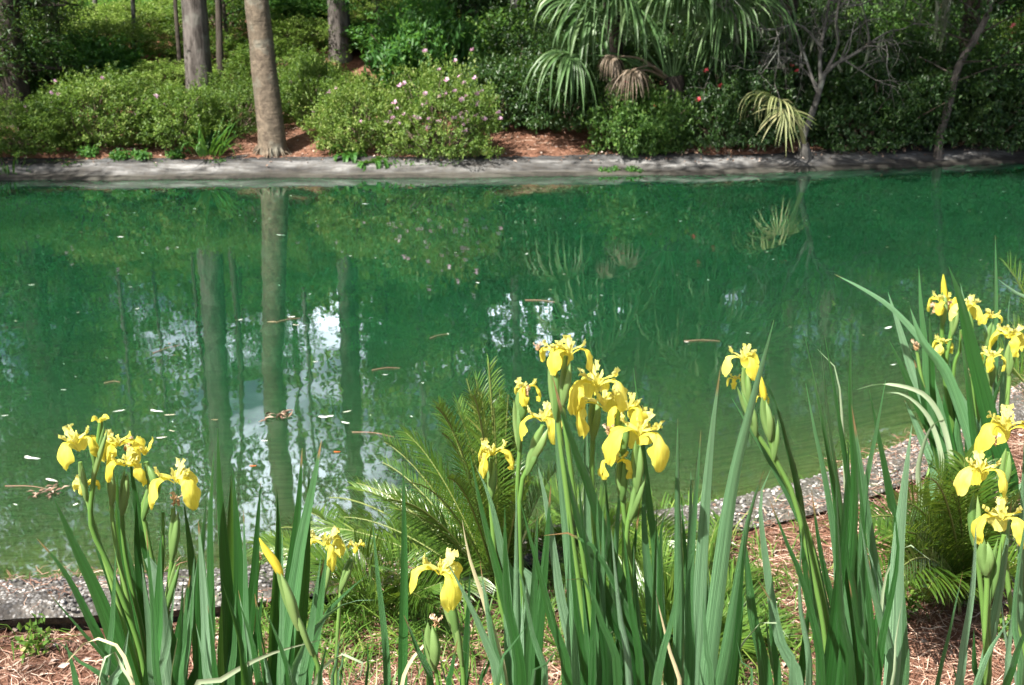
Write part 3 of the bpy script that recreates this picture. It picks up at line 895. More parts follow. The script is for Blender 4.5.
# slope behind: rows of bushes
rng = np.random.default_rng(77)
for Yr in (18.1, 19.4, 20.8, 22.4, 24.2, 26.5):
    px = -60
    while px < 1090:
        Y = Yr + rng.uniform(-0.5, 0.5)
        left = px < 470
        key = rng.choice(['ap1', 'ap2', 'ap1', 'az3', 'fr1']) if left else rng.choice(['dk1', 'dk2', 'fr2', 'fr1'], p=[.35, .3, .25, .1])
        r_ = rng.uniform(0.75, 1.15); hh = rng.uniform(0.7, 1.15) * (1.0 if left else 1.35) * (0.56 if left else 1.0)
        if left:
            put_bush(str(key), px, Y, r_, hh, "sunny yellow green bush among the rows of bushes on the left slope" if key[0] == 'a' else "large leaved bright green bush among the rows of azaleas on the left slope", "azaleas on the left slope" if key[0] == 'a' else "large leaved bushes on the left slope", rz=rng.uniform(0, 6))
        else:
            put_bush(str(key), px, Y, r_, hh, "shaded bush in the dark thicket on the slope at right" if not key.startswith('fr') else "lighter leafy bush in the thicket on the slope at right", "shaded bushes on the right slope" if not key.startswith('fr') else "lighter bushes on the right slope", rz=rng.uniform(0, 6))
        px += rng.uniform(1.1, 1.7) * 1200 / Y * r_


# ---- trees
def tree(seed, H, cb, cr, tr_, path=None, limbs=16, pads=7, npl=55, L=0.09, Wd=0.05, tmat='bark_grey', lmat='wood_leaf', pad_r=0.5, up=0.35, flat=0.45, rings=14, flare=1.25, stub=0.0):
    """returns meshes (trunk, crown, limbs)"""
    rng = np.random.default_rng(seed)
    if path is None:
        path = [(0, 0, -0.15), (rng.normal(0, .08), rng.normal(0, .08), H * 0.35), (rng.normal(0, .2), rng.normal(0, .2), H * 0.7), (rng.normal(0, .3), rng.normal(0, .3), H)]
    c = bez(path, 26)
    z = c[:, 2]
    rad = tr_ * np.interp(z / H, [0, 0.02, 0.06, 0.5, 1.0], [flare, 1.1, 1.0, 0.75, 0.22])
    T_ = MB(); tube(T_, c, rad, rings, 0.5, True, 0.09, seed)
    K = MB(); Lf = MB()
    for i in range(limbs):
        u = (i + rng.uniform(0, 1)) / limbs
        zz = cb + (H * 0.98 - cb) * u
        b0 = np.array([np.interp(zz, z, c[:, 0]), np.interp(zz, z, c[:, 1]), zz])
        az = i * 2.4 + rng.uniform(-0.5, 0.5)
        ll = cr * (math.sin(math.pi * min(1, 0.22 + 0.78 * u) ** 0.9) * 0.75 + 0.3) * rng.uniform(0.7, 1.15)
        dr = np.array([math.cos(az), math.sin(az), 0])
        mid = b0 + dr * ll * 0.5 + np.array([0, 0, ll * up * 0.6]); e = b0 + dr * ll + np.array([0, 0, ll * up * rng.uniform(0.5, 1.2)])
        pts = bez([b0, mid + rng.normal(0, 0.08 * ll, 3), e], 9)
        lr = tr_ * 0.28 * (1 - 0.6 * u)
        tube(K, pts, np.linspace(lr, lr * 0.25, 9), 6, 0.5, False)
        for j in range(pads):
            s = 0.3 + 0.7 * (j + rng.uniform(0, 1)) / pads
            q = pts[min(8, int(s * 8))]
            off = rng.normal(0, 1, 3) * np.array([1, 1, 0.5]) * pad_r * 0.9 * (0.5 + ll / 3)
            pc = q + off
            tube(K, bez([q, (q + pc) / 2 + rng.normal(0, .05, 3), pc], 4), np.linspace(lr * 0.3, lr * 0.1, 4), 4, 0.5, False)
            n = int(npl * rng.uniform(0.6, 1.3))
            pr = pad_r * rng.uniform(0.6, 1.25)
            v = unit(rng.normal(0, 1, (n, 3))) * (rng.uniform(0, 1, (n, 1)) ** 0.45)
            bp = pc + v * np.array([pr, pr, pr * flat])
            dd = unit(v * np.array([1, 1, 0.4]) + rng.normal(0, 0.5, (n, 3)) + [0, 0, -0.15])
            tt = np.clip(0.5 + rng.normal(0, 0.12) + rng.normal(0, 0.18, n), 0, 1)
            leaves(Lf, bp, dd, rng.normal(0, 0.45, (n, 3)) + [0, 0, 1], L * rng.uniform(.6, 1.2, n), Wd, tt)
    return T_.mesh("trunk", M[tmat]), Lf.mesh("crown", M[lmat]), K.mesh("limbs", M[tmat])


def put_tree(meshes, name, label, px, Y, group=None, rz=0, s=1.0, dz=-0.05, cat="tree", x=None):
    p = at(px, Y, dz) if x is None else np.array([x, Y, tz(x, Y) + dz])
    t = thing(name, label, cat, p, rz, group, s)
    tk = obj("trunk", meshes[0], t); obj("crown", meshes[1], t); obj("limbs", meshes[2], tk)
    return t


def rel(pts, px, Y):
    """trunk path through picture points at distance Y, relative to its own foot"""
    b = at(px, Y)
    return [P(x, y, Y) - b if y is not None else None for x, y in pts]


# tall pines
pine = tree(101, 13.5, 8.0, 2.6, 0.175, [(0, 0, -0.2), (-0.02, 0, 3), (-0.08, 0.05, 7), (0, 0.1, 13.5)], limbs=20, pads=6, npl=70, L=0.16, Wd=0.022, lmat='pine', pad_r=0.42, flat=0.7)
put_tree(pine, "pine_tree", "grey barked pine trunk rising behind the azaleas, left of the ringed palm trunk", 204, 16.8)
pine2 = tree(102, 14.5, 8.5, 2.6, 0.165, [(0, 0, -0.2), (-0.02, 0, 3), (0.05, -0.05, 7), (0.1, 0.1, 14.5)], limbs=20, pads=6, npl=70, L=0.16, Wd=0.022, lmat='pine', pad_r=0.42, flat=0.7)
put_tree(pine2, "pine_tree", "grey pine trunk high on the slope, right of the ringed palm trunk", 344, 19.05)
pine3 = tree(103, 14.0, 8.0, 2.2, 0.075, limbs=14, pads=6, npl=60, L=0.16, Wd=0.022, lmat='pine', pad_r=0.42, flat=0.7, tmat='bark_pale')
put_tree(pine3, "pine_tree", "slim pale trunk high on the slope behind the dark shrubs, left of the palm fans", 514, 20.6)
put_tree(pine3, "pine_tree", "faint slim trunk behind the bright green large leaved shrub", 416, 24.0, rz=2.0)
slim = tree(104, 7.5, 4.0, 1.0, 0.05, limbs=10, pads=4, npl=36, L=0.10, Wd=0.05, tmat='bark_dark', lmat='fresh')
put_tree(slim, "slim_tree", "slim dark trunk between the grey pine trunk and the ringed palm trunk", 224, 17.6)
slim2 = tree(105, 6.0, 3.4, 0.9, 0.032, limbs=8, pads=4, npl=36, L=0.10, Wd=0.05, tmat='bark_dark', lmat='wood_leaf')
put_tree(slim2, "slim_tree", "thin dark stem touching the left side of the grey pine trunk", 186, 17.8)
slim3 = tree(106, 5.0, 2.9, 0.9, 0.035, limbs=8, pads=4, npl=36, L=0.10, Wd=0.05, tmat='bark_pale', lmat='wood_leaf')
put_tree(slim3, "slim_tree", "thin pale stem among the sunny bushes between the dark evergreen and the pine", 141, 19.2)
for px, Y, lb in ((106, 21.0, "slim pale trunk on the slope between the dark evergreens and the thin pale stem"), (296, 21.5, "slim pale trunk on the slope just right of the ringed palm trunk"), (455, 22.5, "slim pale trunk behind the large leaved bright green shrub"), (578, 22.0, "slim pale trunk on the slope behind the drooping palm fans")):
    put_tree(slim3, "slim_tree", lb, px, Y, rz=px, s=1.25)
# dark evergreen at the left, boughs hanging low
ever = tree(107, 5.2, 0.75, 1.0, 0.20, limbs=18, pads=9, npl=75, L=0.10, Wd=0.022, tmat='bark_dark', lmat='dark', up=-0.15, pad_r=0.42, flat=0.8)
put_tree(ever, "dark_evergreen", "dark evergreen at far left with a thick black trunk and hanging boughs", 22, 16.7)
put_tree(ever, "dark_evergreen", "dark evergreen behind, its hanging boughs right of the thick black trunk", 58, 18.2, rz=2.2, s=0.58)
# broadleaf trees: crowns over the slope
oak = tree(110, 8.5, 2.6, 2.6, 0.13, limbs=20, pads=8, npl=75, L=0.11, Wd=0.06, tmat='bark_dark', pad_r=0.55)
oak2 = tree(111, 7.0, 2.2, 2.2, 0.10, limbs=18, pads=8, npl=75, L=0.11, Wd=0.06, tmat='bark_dark', pad_r=0.5)
oak3 = tree(112, 5.0, 1.3, 1.9, 0.07, limbs=18, pads=8, npl=70, L=0.10, Wd=0.055, tmat='bark_dark', lmat='fresh', pad_r=0.45)
g_ = "leafy trees over the slope"
for i, (mm, px, Y, rz, s, fresh) in enumerate([
        (oak3, 110, 24.5, 1, 0.6, 1), (oak3, 265, 25, 3, 0.6, 1), (oak3, 395, 22.5, 0.2, 0.6, 1),
        (oak3, 236, 18.9, 1.2, 0.5, 1), (oak3, 385, 19.0, 0.2, 0.45, 1), (oak3, 490, 22.5, 1.2, 0.8, 1), (oak2, 560, 23, 4, 1.1, 0), (oak2, 640, 21, 1, 1.0, 0), (oak, 720, 24, 2.5, 1.0, 0), (oak2, 800, 21.5, 0, 1.1, 0),
        (oak, 880, 22.5, 3.3, 1.0, 0), (oak3, 960, 22.5, 5.0, 1.15, 1), (oak2, 1040, 20.5, 2.1, 1.1, 0), (oak, 1120, 20, 0.4, 1.1, 0), (oak, -120, 24.5, 1.4, 1.05, 0), (oak, -230, 26, 1.4, 1.15, 0), (oak, 1260, 22, 1.9, 1.15, 0)]):
    put_tree(mm, "leafy_tree", "bright leaved tree on the slope, only its lower boughs in view" if fresh else "dark leaved tree on the slope, only its lower boughs in view", px, Y, g_ + (" with bright leaves" if fresh else " with dark leaves"), rz, s)

# far wood behind: one mass
mbw = MB(); mbt = MB()
rng = np.random.default_rng(9)
for i in range(120):
    Y = rng.uniform(30, 46); x = rng.uniform(-36, 36)
    if i > 96: Y = rng.uniform(24, 30); x = rng.choice([-1, 1]) * rng.uniform(16, 26)
    pxx = 512 + x / Y * 1200
    gap = 110 < pxx < 520
    H = rng.uniform(1.8, 4.2) if gap else rng.uniform(11, 18)
    z0 = tz(x, Y)
    tube(mbt, bez([(x, Y, z0 - .3), (x + rng.normal(0, .2), Y, z0 + H * .5), (x + rng.normal(0, .4), Y, z0 + H)], 7), np.linspace(rng.uniform(.12, .24), .05, 7), 7, 0.5, False)
    if i % 2 == 0 and gap:
        tube(mbt, bez([(x + 1, Y, z0 - .3), (x + 1 + rng.normal(0, .2), Y, z0 + 8), (x + 1 + rng.normal(0, .4), Y, z0 + 16)], 7), np.linspace(rng.uniform(.12, .2), .06, 7), 7, 0.5, False)
        cbz = 12
    nc = 34
    for j in range(nc):
        u = rng.uniform(0.05, 1.0)
        rr = rng.uniform(1.4, 2.8) * (math.sin(math.pi * min(1, u * 0.8 + .2)) + .25)
        az = rng.uniform(0, 6.28)
        c0 = np.array([x + math.cos(az) * rr * rng.uniform(.2, 1), Y + math.sin(az) * rr * rng.uniform(.2, 1), z0 + H * u])
        n = 42
        v = unit(rng.normal(0, 1, (n, 3))) * rng.uniform(0, 1, (n, 1)) ** 0.4
        leaves(mbw, c0 + v * np.array([1.0, 1.0, 0.6]), v + rng.normal(0, .5, (n, 3)), rng.normal(0, .4, (n, 3)) + [0, 0, 1], 0.26, 0.15, np.clip(rng.normal(0.5, .15) + rng.normal(0, .15, n), 0, 1))
for i in range(2600):          # high boughs of the far trees, thin on the open side
    Y = rng.uniform(27, 34); pxx = rng.uniform(60, 620); z = rng.uniform(5.2, 19)
    x = (pxx - 512) / 1200 * Y
    dn_ = vnoise(np.array([[x * 0.55, z * 0.42, 3.3]]), 91)[0] + 0.85 * vnoise(np.array([[x * 1.6, z * 1.3, 8.1]]), 92)[0]
    opn = math.exp(-((pxx - 290) / 180) ** 2) * 0.66 - (0.12 if z < 7.5 else 0)
    if dn_ < -0.28 + opn * 1.15: continue
    n = 26; v = unit(rng.normal(0, 1, (n, 3))) * rng.uniform(0, 1, (n, 1)) ** 0.4
    leaves(mbw, np.array([x, Y, z]) + v * np.array([.55, .55, .35]), v + rng.normal(0, .5, (n, 3)), rng.normal(0, .4, (n, 3)) + [0, 0, 1], 0.20, 0.11, np.clip(rng.normal(0.5, .15) + rng.normal(0, .15, n), 0, 1))
wood = mbw.build("distant_wood", M['far_leaf'])
tag(wood, "mass of sunlit woodland foliage far behind the slope", "woodland", kind="stuff")
wt_ = mbt.build("distant_trunks", M['bark_grey'])
tag(wt_, "slim trunks of the far woodland behind the slope", "woodland", kind="stuff")

# added trees, crowns out of view, leaned to cast shade on the banks
shade = tree(120, 9.5, 5.0, 3.6, 0.13, [(0, 0, -0.2), (-0.1, -0.5, 1.6), (-0.9, -3.6, 5.2), (-1.8, -7.0, 9.5)], limbs=20, pads=7, npl=60, L=0.14, Wd=0.08, tmat='bark_dark', pad_r=0.6)
for i, (x, Y, rz, s) in enumerate(SHADE):
    t = put_tree(shade, "added_shade_tree", "added leafy tree, crown outside the view, placed to dapple the bank with shade", 0, Y, "added shade trees beside the pond", rz, s, x=x)


# ================================================================== PALMS
def fan(mb, hub, axis, nrm, Rr, nseg=34, spread=250, fused=0.4, droop=0.5, seed=0, wscale=1.0, ragged=0.12, n=9, tint=0.5):
    """palmate leaf: pleated segments fused near the hub, the free tips hanging"""
    rng = np.random.default_rng(seed)
    hub = np.asarray(hub, float); axis = unit(axis); nrm = unit(np.asarray(nrm) - axis * np.dot(axis, nrm)); side = np.cross(axis, nrm)
    dth = R(spread) / nseg
    for i in range(nseg):
        th = (i - (nseg - 1) / 2) * dth + rng.normal(0, 0.02)
        d0 = axis * math.cos(th) + side * math.sin(th) + nrm * (0.10 + 0.12 * math.cos(th * 1.5))
        d0 = unit(d0)
        L = Rr * (1 - 0.22 * abs(th) / (R(spread) / 2)) * rng.uniform(1 - ragged, 1 + ragged * 0.4)
        p = hub.copy(); pts = [p.copy()]; s = 0
        dr = droop * rng.uniform(0.7, 1.25); wob = rng.normal(0, 0.08, 3)
        for k in range(1, n):
            s = k / (n - 1)
            kk = dr * max(0, (s - fused * 0.7) / (1 - fused * 0.7)) ** (0.45 if droop > 0.94 or (Rr < 0.7 and droop > 0.78) else 0.75)
            d = unit(d0 * (1 - min(kk, 0.96)) + np.array([0, 0, -1.0]) * min(kk, 0.96) + wob * max(0, s - fused))
            p = p + d * L / (n - 1); pts.append(p.copy())
        pts = np.array(pts)
        u = np.linspace(0, 1, n)
        w = np.where(u < fused, u * L * math.sin(dth / 2) * 1.05, fused * L * math.sin(dth / 2) * 1.05 * (1 - ((u - fused) / (1 - fused)) ** 1.4)) * wscale + 0.001
        sd = -axis * math.sin(th) + side * math.cos(th)
        strip(mb, pts, sd, w, 0.55, np.clip(tint + rng.normal(0, 0.15), 0, 1))


def palm_leaf(root, origin, base, hub, Rr, nrm, mat='palm', arch=0.15, axis=None, **k):
    base = np.asarray(base, float); hub = np.asarray(hub, float)
    mid = (base + hub) / 2 + np.array([0, 0, arch])
    pts = bez([base, mid, hub], 9)
    mb = MB()
    fan(mb, hub - origin, axis if axis is not None else hub - pts[-3], nrm, Rr, **k)
    f = mb.build("fan", M[mat], root)
    s = MB(); tube(s, pts - origin, np.linspace(0.022, 0.011, 9), 6, 0.6)
    s.build("petiole", M['palm' if mat == 'palm' else mat], f)
    return f


def hub_at(px, py, Y): return P(px, py, Y)


# fan palm in the shade
o_ = at(673, 16.6)
pt = thing("fan_palm", "large fan palm with drooping grey green fans and short hidden stem on the right bank", "palm", o_)
bs = P(673, 82, 16.5)
stem = MB(); tube(stem, bez([np.array([0, 0, -0.1]), (bs - o_) * 0.6 + [0.03, 0, 0], bs - o_ + [0, 0, 0.08]], 8), np.linspace(0.16, 0.13, 8), 14, 0.5, True, 0.2, 3)
stem.build("trunk", M['bark_dark'], pt)
for q, (hx, hy, hY, Rr, nx, nz, dr, mt, sp, ax) in enumerate([
        (628, 2, 16.2, 1.45, -0.3, 0.8, 0.9, 'palm', 270, (-0.8, -0.5, 0.2)),
        (690, -10, 16.3, 1.45, 0.1, 0.8, 0.93, 'palm', 270, (0.15, -0.8, 0.2)),
        (655, -22, 16.7, 1.5, 0.0, 0.9, 0.85, 'palm', 260, (-0.3, -0.6, 0.6)),
        (730, 4, 16.3, 1.35, 0.4, 0.8, 0.9, 'palm', 270, (0.8, -0.5, 0.1)),
        (757, -24, 16.9, 1.3, 0.5, 0.8, 0.85, 'palm', 260, (0.9, 0.1, 0.3)),
        (592, 6, 16.5, 1.3, -0.5, 0.7, 0.85, 'palm', 260, (-0.9, -0.1, 0.3)),
        (610, -30, 16.0, 1.4, -0.4, 0.7, 0.9, 'palm', 270, (-0.7, -0.4, 0.3)),
        (715, -34, 15.9, 1.4, 0.3, 0.7, 0.9, 'palm', 270, (0.4, -0.6, 0.3)),
        (700, 22, 17.0, 0.85, 0.2, 0.5, 0.35, 'palm', 200, (0.3, 0.2, 1.0)),
        (650, 25, 16.9, 0.85, -0.2, 0.5, 0.4, 'palm', 190, (-0.3, 0.2, 1.0)),
        (676, 14, 16.3, 0.95, 0.0, 0.5, 0.7, 'palm', 230, (0.0, -0.6, 0.7)),
        (572, 55, 16.0, 1.02, -0.4, 0.85, 0.97, 'palm', 280, (-0.9, -0.35, 0.1)),
        (578, 50, 16.3, 0.66, -0.4, -0.5, 0.05, 'palm', 75, (-0.75, 0.0, 0.55)),
        (612, 56, 16.0, 0.42, 0, 0.8, 0.98, 'palm_dead', 240, (-0.4, -0.6, -0.2)),
        (632, 70, 15.9, 0.52, 0, 0.8, 0.97, 'palm_dead', 250, (0.1, -0.7, -0.2)),
        (620, 78, 16.1, 0.36, 0, 0.8, 0.98, 'palm_dead', 200, (-0.2, -0.7, -0.3)),
        (718, 40, 16.5, 0.8, 0.5, 0.6, 0.75, 'palm', 230, (0.8, -0.4, 0.0))]):
    palm_leaf(pt, o_, bs + np.array([(hx - 673) * 0.0008, 0, 0.02]), hub_at(hx, hy, hY), Rr, np.array([nx, -0.45, nz]), mt, 0.12 + 0.05 * (hy < 0), axis=np.array(ax), nseg=40 if sp > 100 else 14, spread=sp, droop=dr, seed=200 + q, ragged=0.3, fused=0.42 if dr < 0.9 else 0.3)

# young palm with the pale bent fan
o_ = at(806, 16.15)
yp = thing("young_palm", "young palm whose pale yellowing fan hangs over the bank beside the bare grey tree", "palm", o_)
st = MB(); tube(st, bez([(0, 0, -.1), (0.0, 0, 0.12), (-0.02, -0.02, 0.3)], 5), [0.09, 0.085, 0.08, 0.07, 0.05], 10, 0.4, True, 0.2, 9); st.build("trunk", M['bark_pale'], yp)
hb = P(785, 110, 15.5)
palm_leaf(yp, o_, o_ + [-0.02, -0.02, 0.28], hb, 0.58, np.array([0.3, -0.95, 0.35]), 'palm_pale', 0.22, axis=np.array([-0.12, -0.35, -0.9]), nseg=19, spread=215, droop=0.5, seed=231, fused=0.3, wscale=0.75, tint=0.45, ragged=0.35)
hb = P(777, 101, 15.6)
palm_leaf(yp, o_, o_ + [-0.03, 0.0, 0.28], hb, 0.78, np.array([-0.3, -0.3, 0.9]), 'palm_pale', 0.25, axis=np.array([-0.7, -0.5, 0.35]), nseg=22, spread=230, droop=0.93, seed=232, fused=0.3, wscale=0.7, tint=0.45, ragged=0.3)

# ringed palm trunk
o_ = at(272, 15.85)
rp = thing("ringed_palm", "tall palm trunk with ringed tan bark leaning left beside the pond on the far bank", "palm", o_)
pth = [np.array([0, 0, -0.12]), P(272, 138, 15.85) - o_, P(268.5, 108, 15.85) - o_, P(263, 60, 15.85) - o_, P(256.5, 0, 15.85) - o_, P(250, -60, 15.85) - o_, P(248, -200, 15.85) - o_, P(252, -420, 15.85) - o_]
c = bez(pth, 60); z = c[:, 2]
rad = np.interp(z, [-0.12, 0.0, 0.10, 0.5, 1.6, 3, 7.5], [0.215, 0.20, 0.185, 0.172, 0.152, 0.14, 0.12])
T_ = MB(); tube(T_, c, rad, 22, 0.5, True, 0.05, 41)
tk = T_.build("trunk", M['bark_palm'], rp)
rt = MB(); rng = np.random.default_rng(55)
for i in range(30):
    a = rng.uniform(0, 6.28); r0 = 0.185
    s_ = np.array([math.cos(a) * r0, math.sin(a) * r0, rng.uniform(0.02, 0.10)])
    e_ = np.array([math.cos(a) * (r0 + rng.uniform(0.04, 0.12)), math.sin(a) * (r0 + rng.uniform(0.04, 0.12)), -0.04])
    tube(rt, bez([s_, (s_ + e_) / 2 + [0, 0, 0.015], e_], 4), [0.012, 0.011, 0.009, 0.006], 5, 0.5, False)
rt.build("roots", M['bark_palm'], rp)
top = c[-1] + o_
for i in range(16):
    a = i * 2.4; el = 0.9 - 0.1 * i
    d = np.array([math.cos(a) * math.cos(el), math.sin(a) * math.cos(el), math.sin(el)])
    palm_leaf(rp, o_, top, top + d * 1.15, 0.95, np.array([-d[0] * .3, -d[1] * .3, 0.9]), 'palm', 0.1, axis=d, nseg=20, spread=240, droop=0.8, seed=300 + i, n=7)


# ================================================================== BARE TREE, LEANING TREE, POST
def twigs(mb, pts, rad, rng, n, L, depth=2, hang=0.0):
    for _ in range(n):
        k = rng.integers(len(pts) // 4, len(pts)); p = pts[k]
        t = pts[min(k + 1, len(pts) - 1)] - pts[max(k - 1, 0)]
        d = unit(unit(t) * 0.6 + rng.normal(0, 0.75, 3) + [0, 0, 0.25]); l = L * rng.uniform(0.5, 1.3)
        q = [p]; dd = d
        for _s in range(5):
            dd = unit(dd + rng.normal(0, 0.22, 3) + [0, 0, -hang]); q.append(q[-1] + dd * l / 5)
        q = bez(q, 9)
        tube(mb, q, np.linspace(rad, rad * 0.3, 9), 5 if rad > .006 else 4, rng.uniform(0, 1), False)
        if depth > 0: twigs(mb, q, rad * 0.55, rng, 3, L * 0.62, depth - 1, hang)


def moss(mb, pts, rng, n, L):
    for _ in range(n):
        p = pts[rng.integers(2, len(pts))] + rng.normal(0, 0.02, 3); l = L * rng.uniform(0.4, 1.2)
        q = np.array([p + np.array([math.sin(s * 5 + p[0] * 9) * .02, math.cos(s * 4) * .02, -s * l]) for s in np.linspace(0, 1, 6)])
        for _k in range(5):
            strip(mb, q + rng.normal(0, 0.012, 3), rng.normal(0, 1, 3), np.array([.4, .8, 1, .9, .6, .2]) * 0.006, 0.2, rng.uniform(0, 1))


Yb = 16.3
o_ = at(803, Yb)
bt = thing("bare_tree", "small bare tree with a tangle of pale grey lichened branches on the right bank", "tree", o_)
rng = np.random.default_rng(61)
tr = MB(); br = MB(); ms = MB()
p0 = bez([np.array([0, 0, -.1])] + rel([(803, 140), (809, 122), (815, 105), (820, 88), (824, 74)], 803, Yb), 16)
tube(tr, p0, np.linspace(0.052, 0.034, 16), 12, 0.5, False, 0.15, 5)
tkb = tr.build("trunk", M['bark_pale'], bt)
for pth, r0 in (([(824, 74), (836, 64), (856, 53), (879, 37)], 0.042), ([(821, 84), (820, 55), (824, 30), (830, -5), (832, -40)], 0.038), ([(817, 92), (806, 60), (800, 42), (790, 20), (768, -20)], 0.03),
                ([(826, 72), (838, 45), (836, 20), (845, -20), (860, -60)], 0.03), ([(820, 88), (800, 66), (778, 56), (750, 52), (728, 62)], 0.018), ([(823, 50), (800, 25), (770, 30), (740, 22), (715, 2)], 0.026), ([(830, 0), (860, 5), (890, -10), (920, 5)], 0.02), ([(806, 60), (780, 50), (765, 62), (768, 78), (785, 82)], 0.01)):
    dy = rng.uniform(-0.5, 0.5)
    q = bez([P(x, y, Yb + dy * i / 3) - o_ for i, (x, y) in enumerate(pth)], 14)
    tube(br, q, np.linspace(r0 * .75, r0 * 0.35, 14), 8, 0.5, True, 0.1, 6)
    twigs(br, q, r0 * 0.30, rng, 8, 0.9, 2, 0.10); moss(ms, q, rng, 3, 0.3)
br.build("branches", M['bark_pale'], tkb)
ms.build("hanging_moss", M['moss'], bt)["kind"] = "stuff"

Yr_ = 16.7
o_ = at(939, Yr_)
pth = [np.array([0, 0, -.15])] + rel([(939, 140), (944, 122), (950, 100), (955, 76), (964, 55), (978, 34), (990, 5), (1000, -60), (1005, -180)], 939, Yr_)
lt = tree(130, float(pth[-1][2]), 1.05, 1.55, 0.058, pth, limbs=26, pads=6, npl=42, L=0.075, Wd=0.04, tmat='bark_dark', lmat='dark', pad_r=0.34, up=0.3)
lt_ = thing("leaning_tree", "leaning dark tree with mottled bark and sparse dark crown on the right bank", "tree", o_)
tk = obj("trunk", lt[0], lt_); lt[0].materials[0] = M['bark_grey']; obj("crown", lt[1], lt_); obj("limbs", lt[2], tk)
ms = MB(); q = bez(rel([(935, -30), (942, -20), (950, -28)], 939, 16.4), 8); moss(ms, q, rng, 12, 0.85); ms.build("hanging_moss", M['moss'], lt_)["kind"] = "stuff"

mp_ = MB()
o_ = P(885, 43, 19.5); o_[2] = tz(o_[0], o_[1])
h_ = P(885, 24, 19.5)[2] - o_[2]
tube(mp_, [(0, 0, -.1), (0, 0, h_ * .5), (0, 0, h_ - .02), (0, 0, h_)], [0.07, 0.07, 0.066, 0.05], 10, 0.5, True, 0.08, 2)
m, nt, out = newmat("pale weathered post"); principled(nt, out, ramp(nt, noise(nt, 6, 5, coord(nt, "Object")), [(0.3, (0.30, 0.27, 0.27)), (0.7, (0.55, 0.50, 0.50))]), 0.8)
po = mp_.build("post", m); po.location = [float(v) for v in o_]
tag(po, "pale pinkish grey post standing on the slope beyond the bare tree's longest branch", "post")


# ================================================================== LOW PLANTS
def blades(mb, base, d, L, w, tint, droop=0.6, n=6, fold=0.1, side=None):
    """many grass-like blades at once, arching down"""
    base = np.asarray(base, float); N = len(base); d = unit(d)
    if side is None: side = np.cross(d, np.array([0, 0, 1.0]))
    side = unit(side)
    L = np.broadcast_to(np.asarray(L, float), (N,)); w = np.broadcast_to(np.asarray(w, float), (N,)); droop = np.broadcast_to(np.asarray(droop, float), (N,))
    p = base.copy(); cols = []; u = np.linspace(0, 1, n); g = np.array([0, 0, -1.0])
    wprof = np.minimum(1, (1 - u) ** 0.6 * 1.3) * np.minimum(1, 0.6 + u * 2)
    for k in range(n):
        kk = np.clip(droop * u[k] ** 1.2, 0, 0.95)[:, None]
        dd = unit(d * (1 - kk) + g * kk)
        if k: p = p + dd * (L / (n - 1))[:, None]
        nr_ = np.cross(side, dd)
        h = (w * max(wprof[k], 0.06) / 2)[:, None]
        cols.append(np.stack([p - side * h + nr_ * h * fold * 2, p, p + side * h + nr_ * h * fold * 2], 1))
    V = np.stack(cols, 1)                       # N,n,3,3
    lw = np.zeros((N, n, 3, 3)); lw[..., 0] = u[None, :, None]; lw[..., 1] = np.array([-1, 0, 1])[None, None, :]
    k = np.arange(N)[:, None, None] * (n * 3) + np.arange(n - 1)[None, :, None] * 3 + np.arange(2)[None, None, :]
    F = np.stack([k, k + 1, k + 4, k + 3], -1).reshape(-1, 4)
    mb.add(V.reshape(-1, 3), F, np.repeat(np.broadcast_to(tint, (N,)), n * 3), lw.reshape(-1, 3))


def frond(rng, L, az, el, droop, npair, lf, lwid, ang=0.9, vee=0.35, tint=0.5, start=0.15, twist=0.0):
    """feather leaf from the origin: returns (leaflets MB, rachis MB)"""
    d = np.array([math.cos(az) * math.cos(el), math.sin(az) * math.cos(el), math.sin(el)])
    p = np.zeros(3); pts = [p]
    for k in range(1, 16):
        s = k / 15; kk = min(0.9, droop * s ** 1.5)
        dd = unit(d * (1 - kk) + np.array([0, 0, -1.0]) * kk); p = p + dd * L / 15; pts.append(p)
    pts = np.array(pts); t = unit(np.gradient(pts, axis=0))
    s = np.linspace(start, 0.985, npair); k = s * 15
    B = np.stack([np.interp(k, np.arange(16), pts[:, i]) for i in range(3)], -1); Tn = unit(np.stack([np.interp(k, np.arange(16), t[:, i]) for i in range(3)], -1))
    sd = unit(np.cross(Tn, [0, 0, 1.0])); up = np.cross(sd, Tn)
    if twist: sd, up = sd * math.cos(twist) + up * math.sin(twist), up * math.cos(twist) - sd * math.sin(twist)
    mb = MB()
    for sg in (-1, 1):
        a = ang * (1.12 - 0.5 * s)[:, None] + rng.normal(0, 0.06, (npair, 1))
        dr = Tn * np.cos(a) + sd * sg * np.sin(a) + up * (vee + rng.normal(0, 0.07, (npair, 1)))
        ll = lf * (np.sin(np.pi * (0.14 + 0.80 * s)) ** 0.55) * rng.uniform(0.88, 1.08, npair)
        tt = np.clip(tint + rng.normal(0, 0.13, npair), 0, 1)
        blades(mb, B, dr, ll, lwid, tt, 0.22 + rng.uniform(0, 0.15, npair), 5, 0.12, side=np.cross(dr, up * 1.0 + Tn * 0.3))
    rb = MB(); tube(rb, pts, np.linspace(0.0042, 0.0016, 16) * (L / 0.7), 5, 0.4, False)
    return mb, rb


# ferns and strap leaved clump on the far bank
m, nt, out = newmat("leaf rib"); principled(nt, out, (0.16, 0.19, 0.05), 0.5); M['rib'] = m


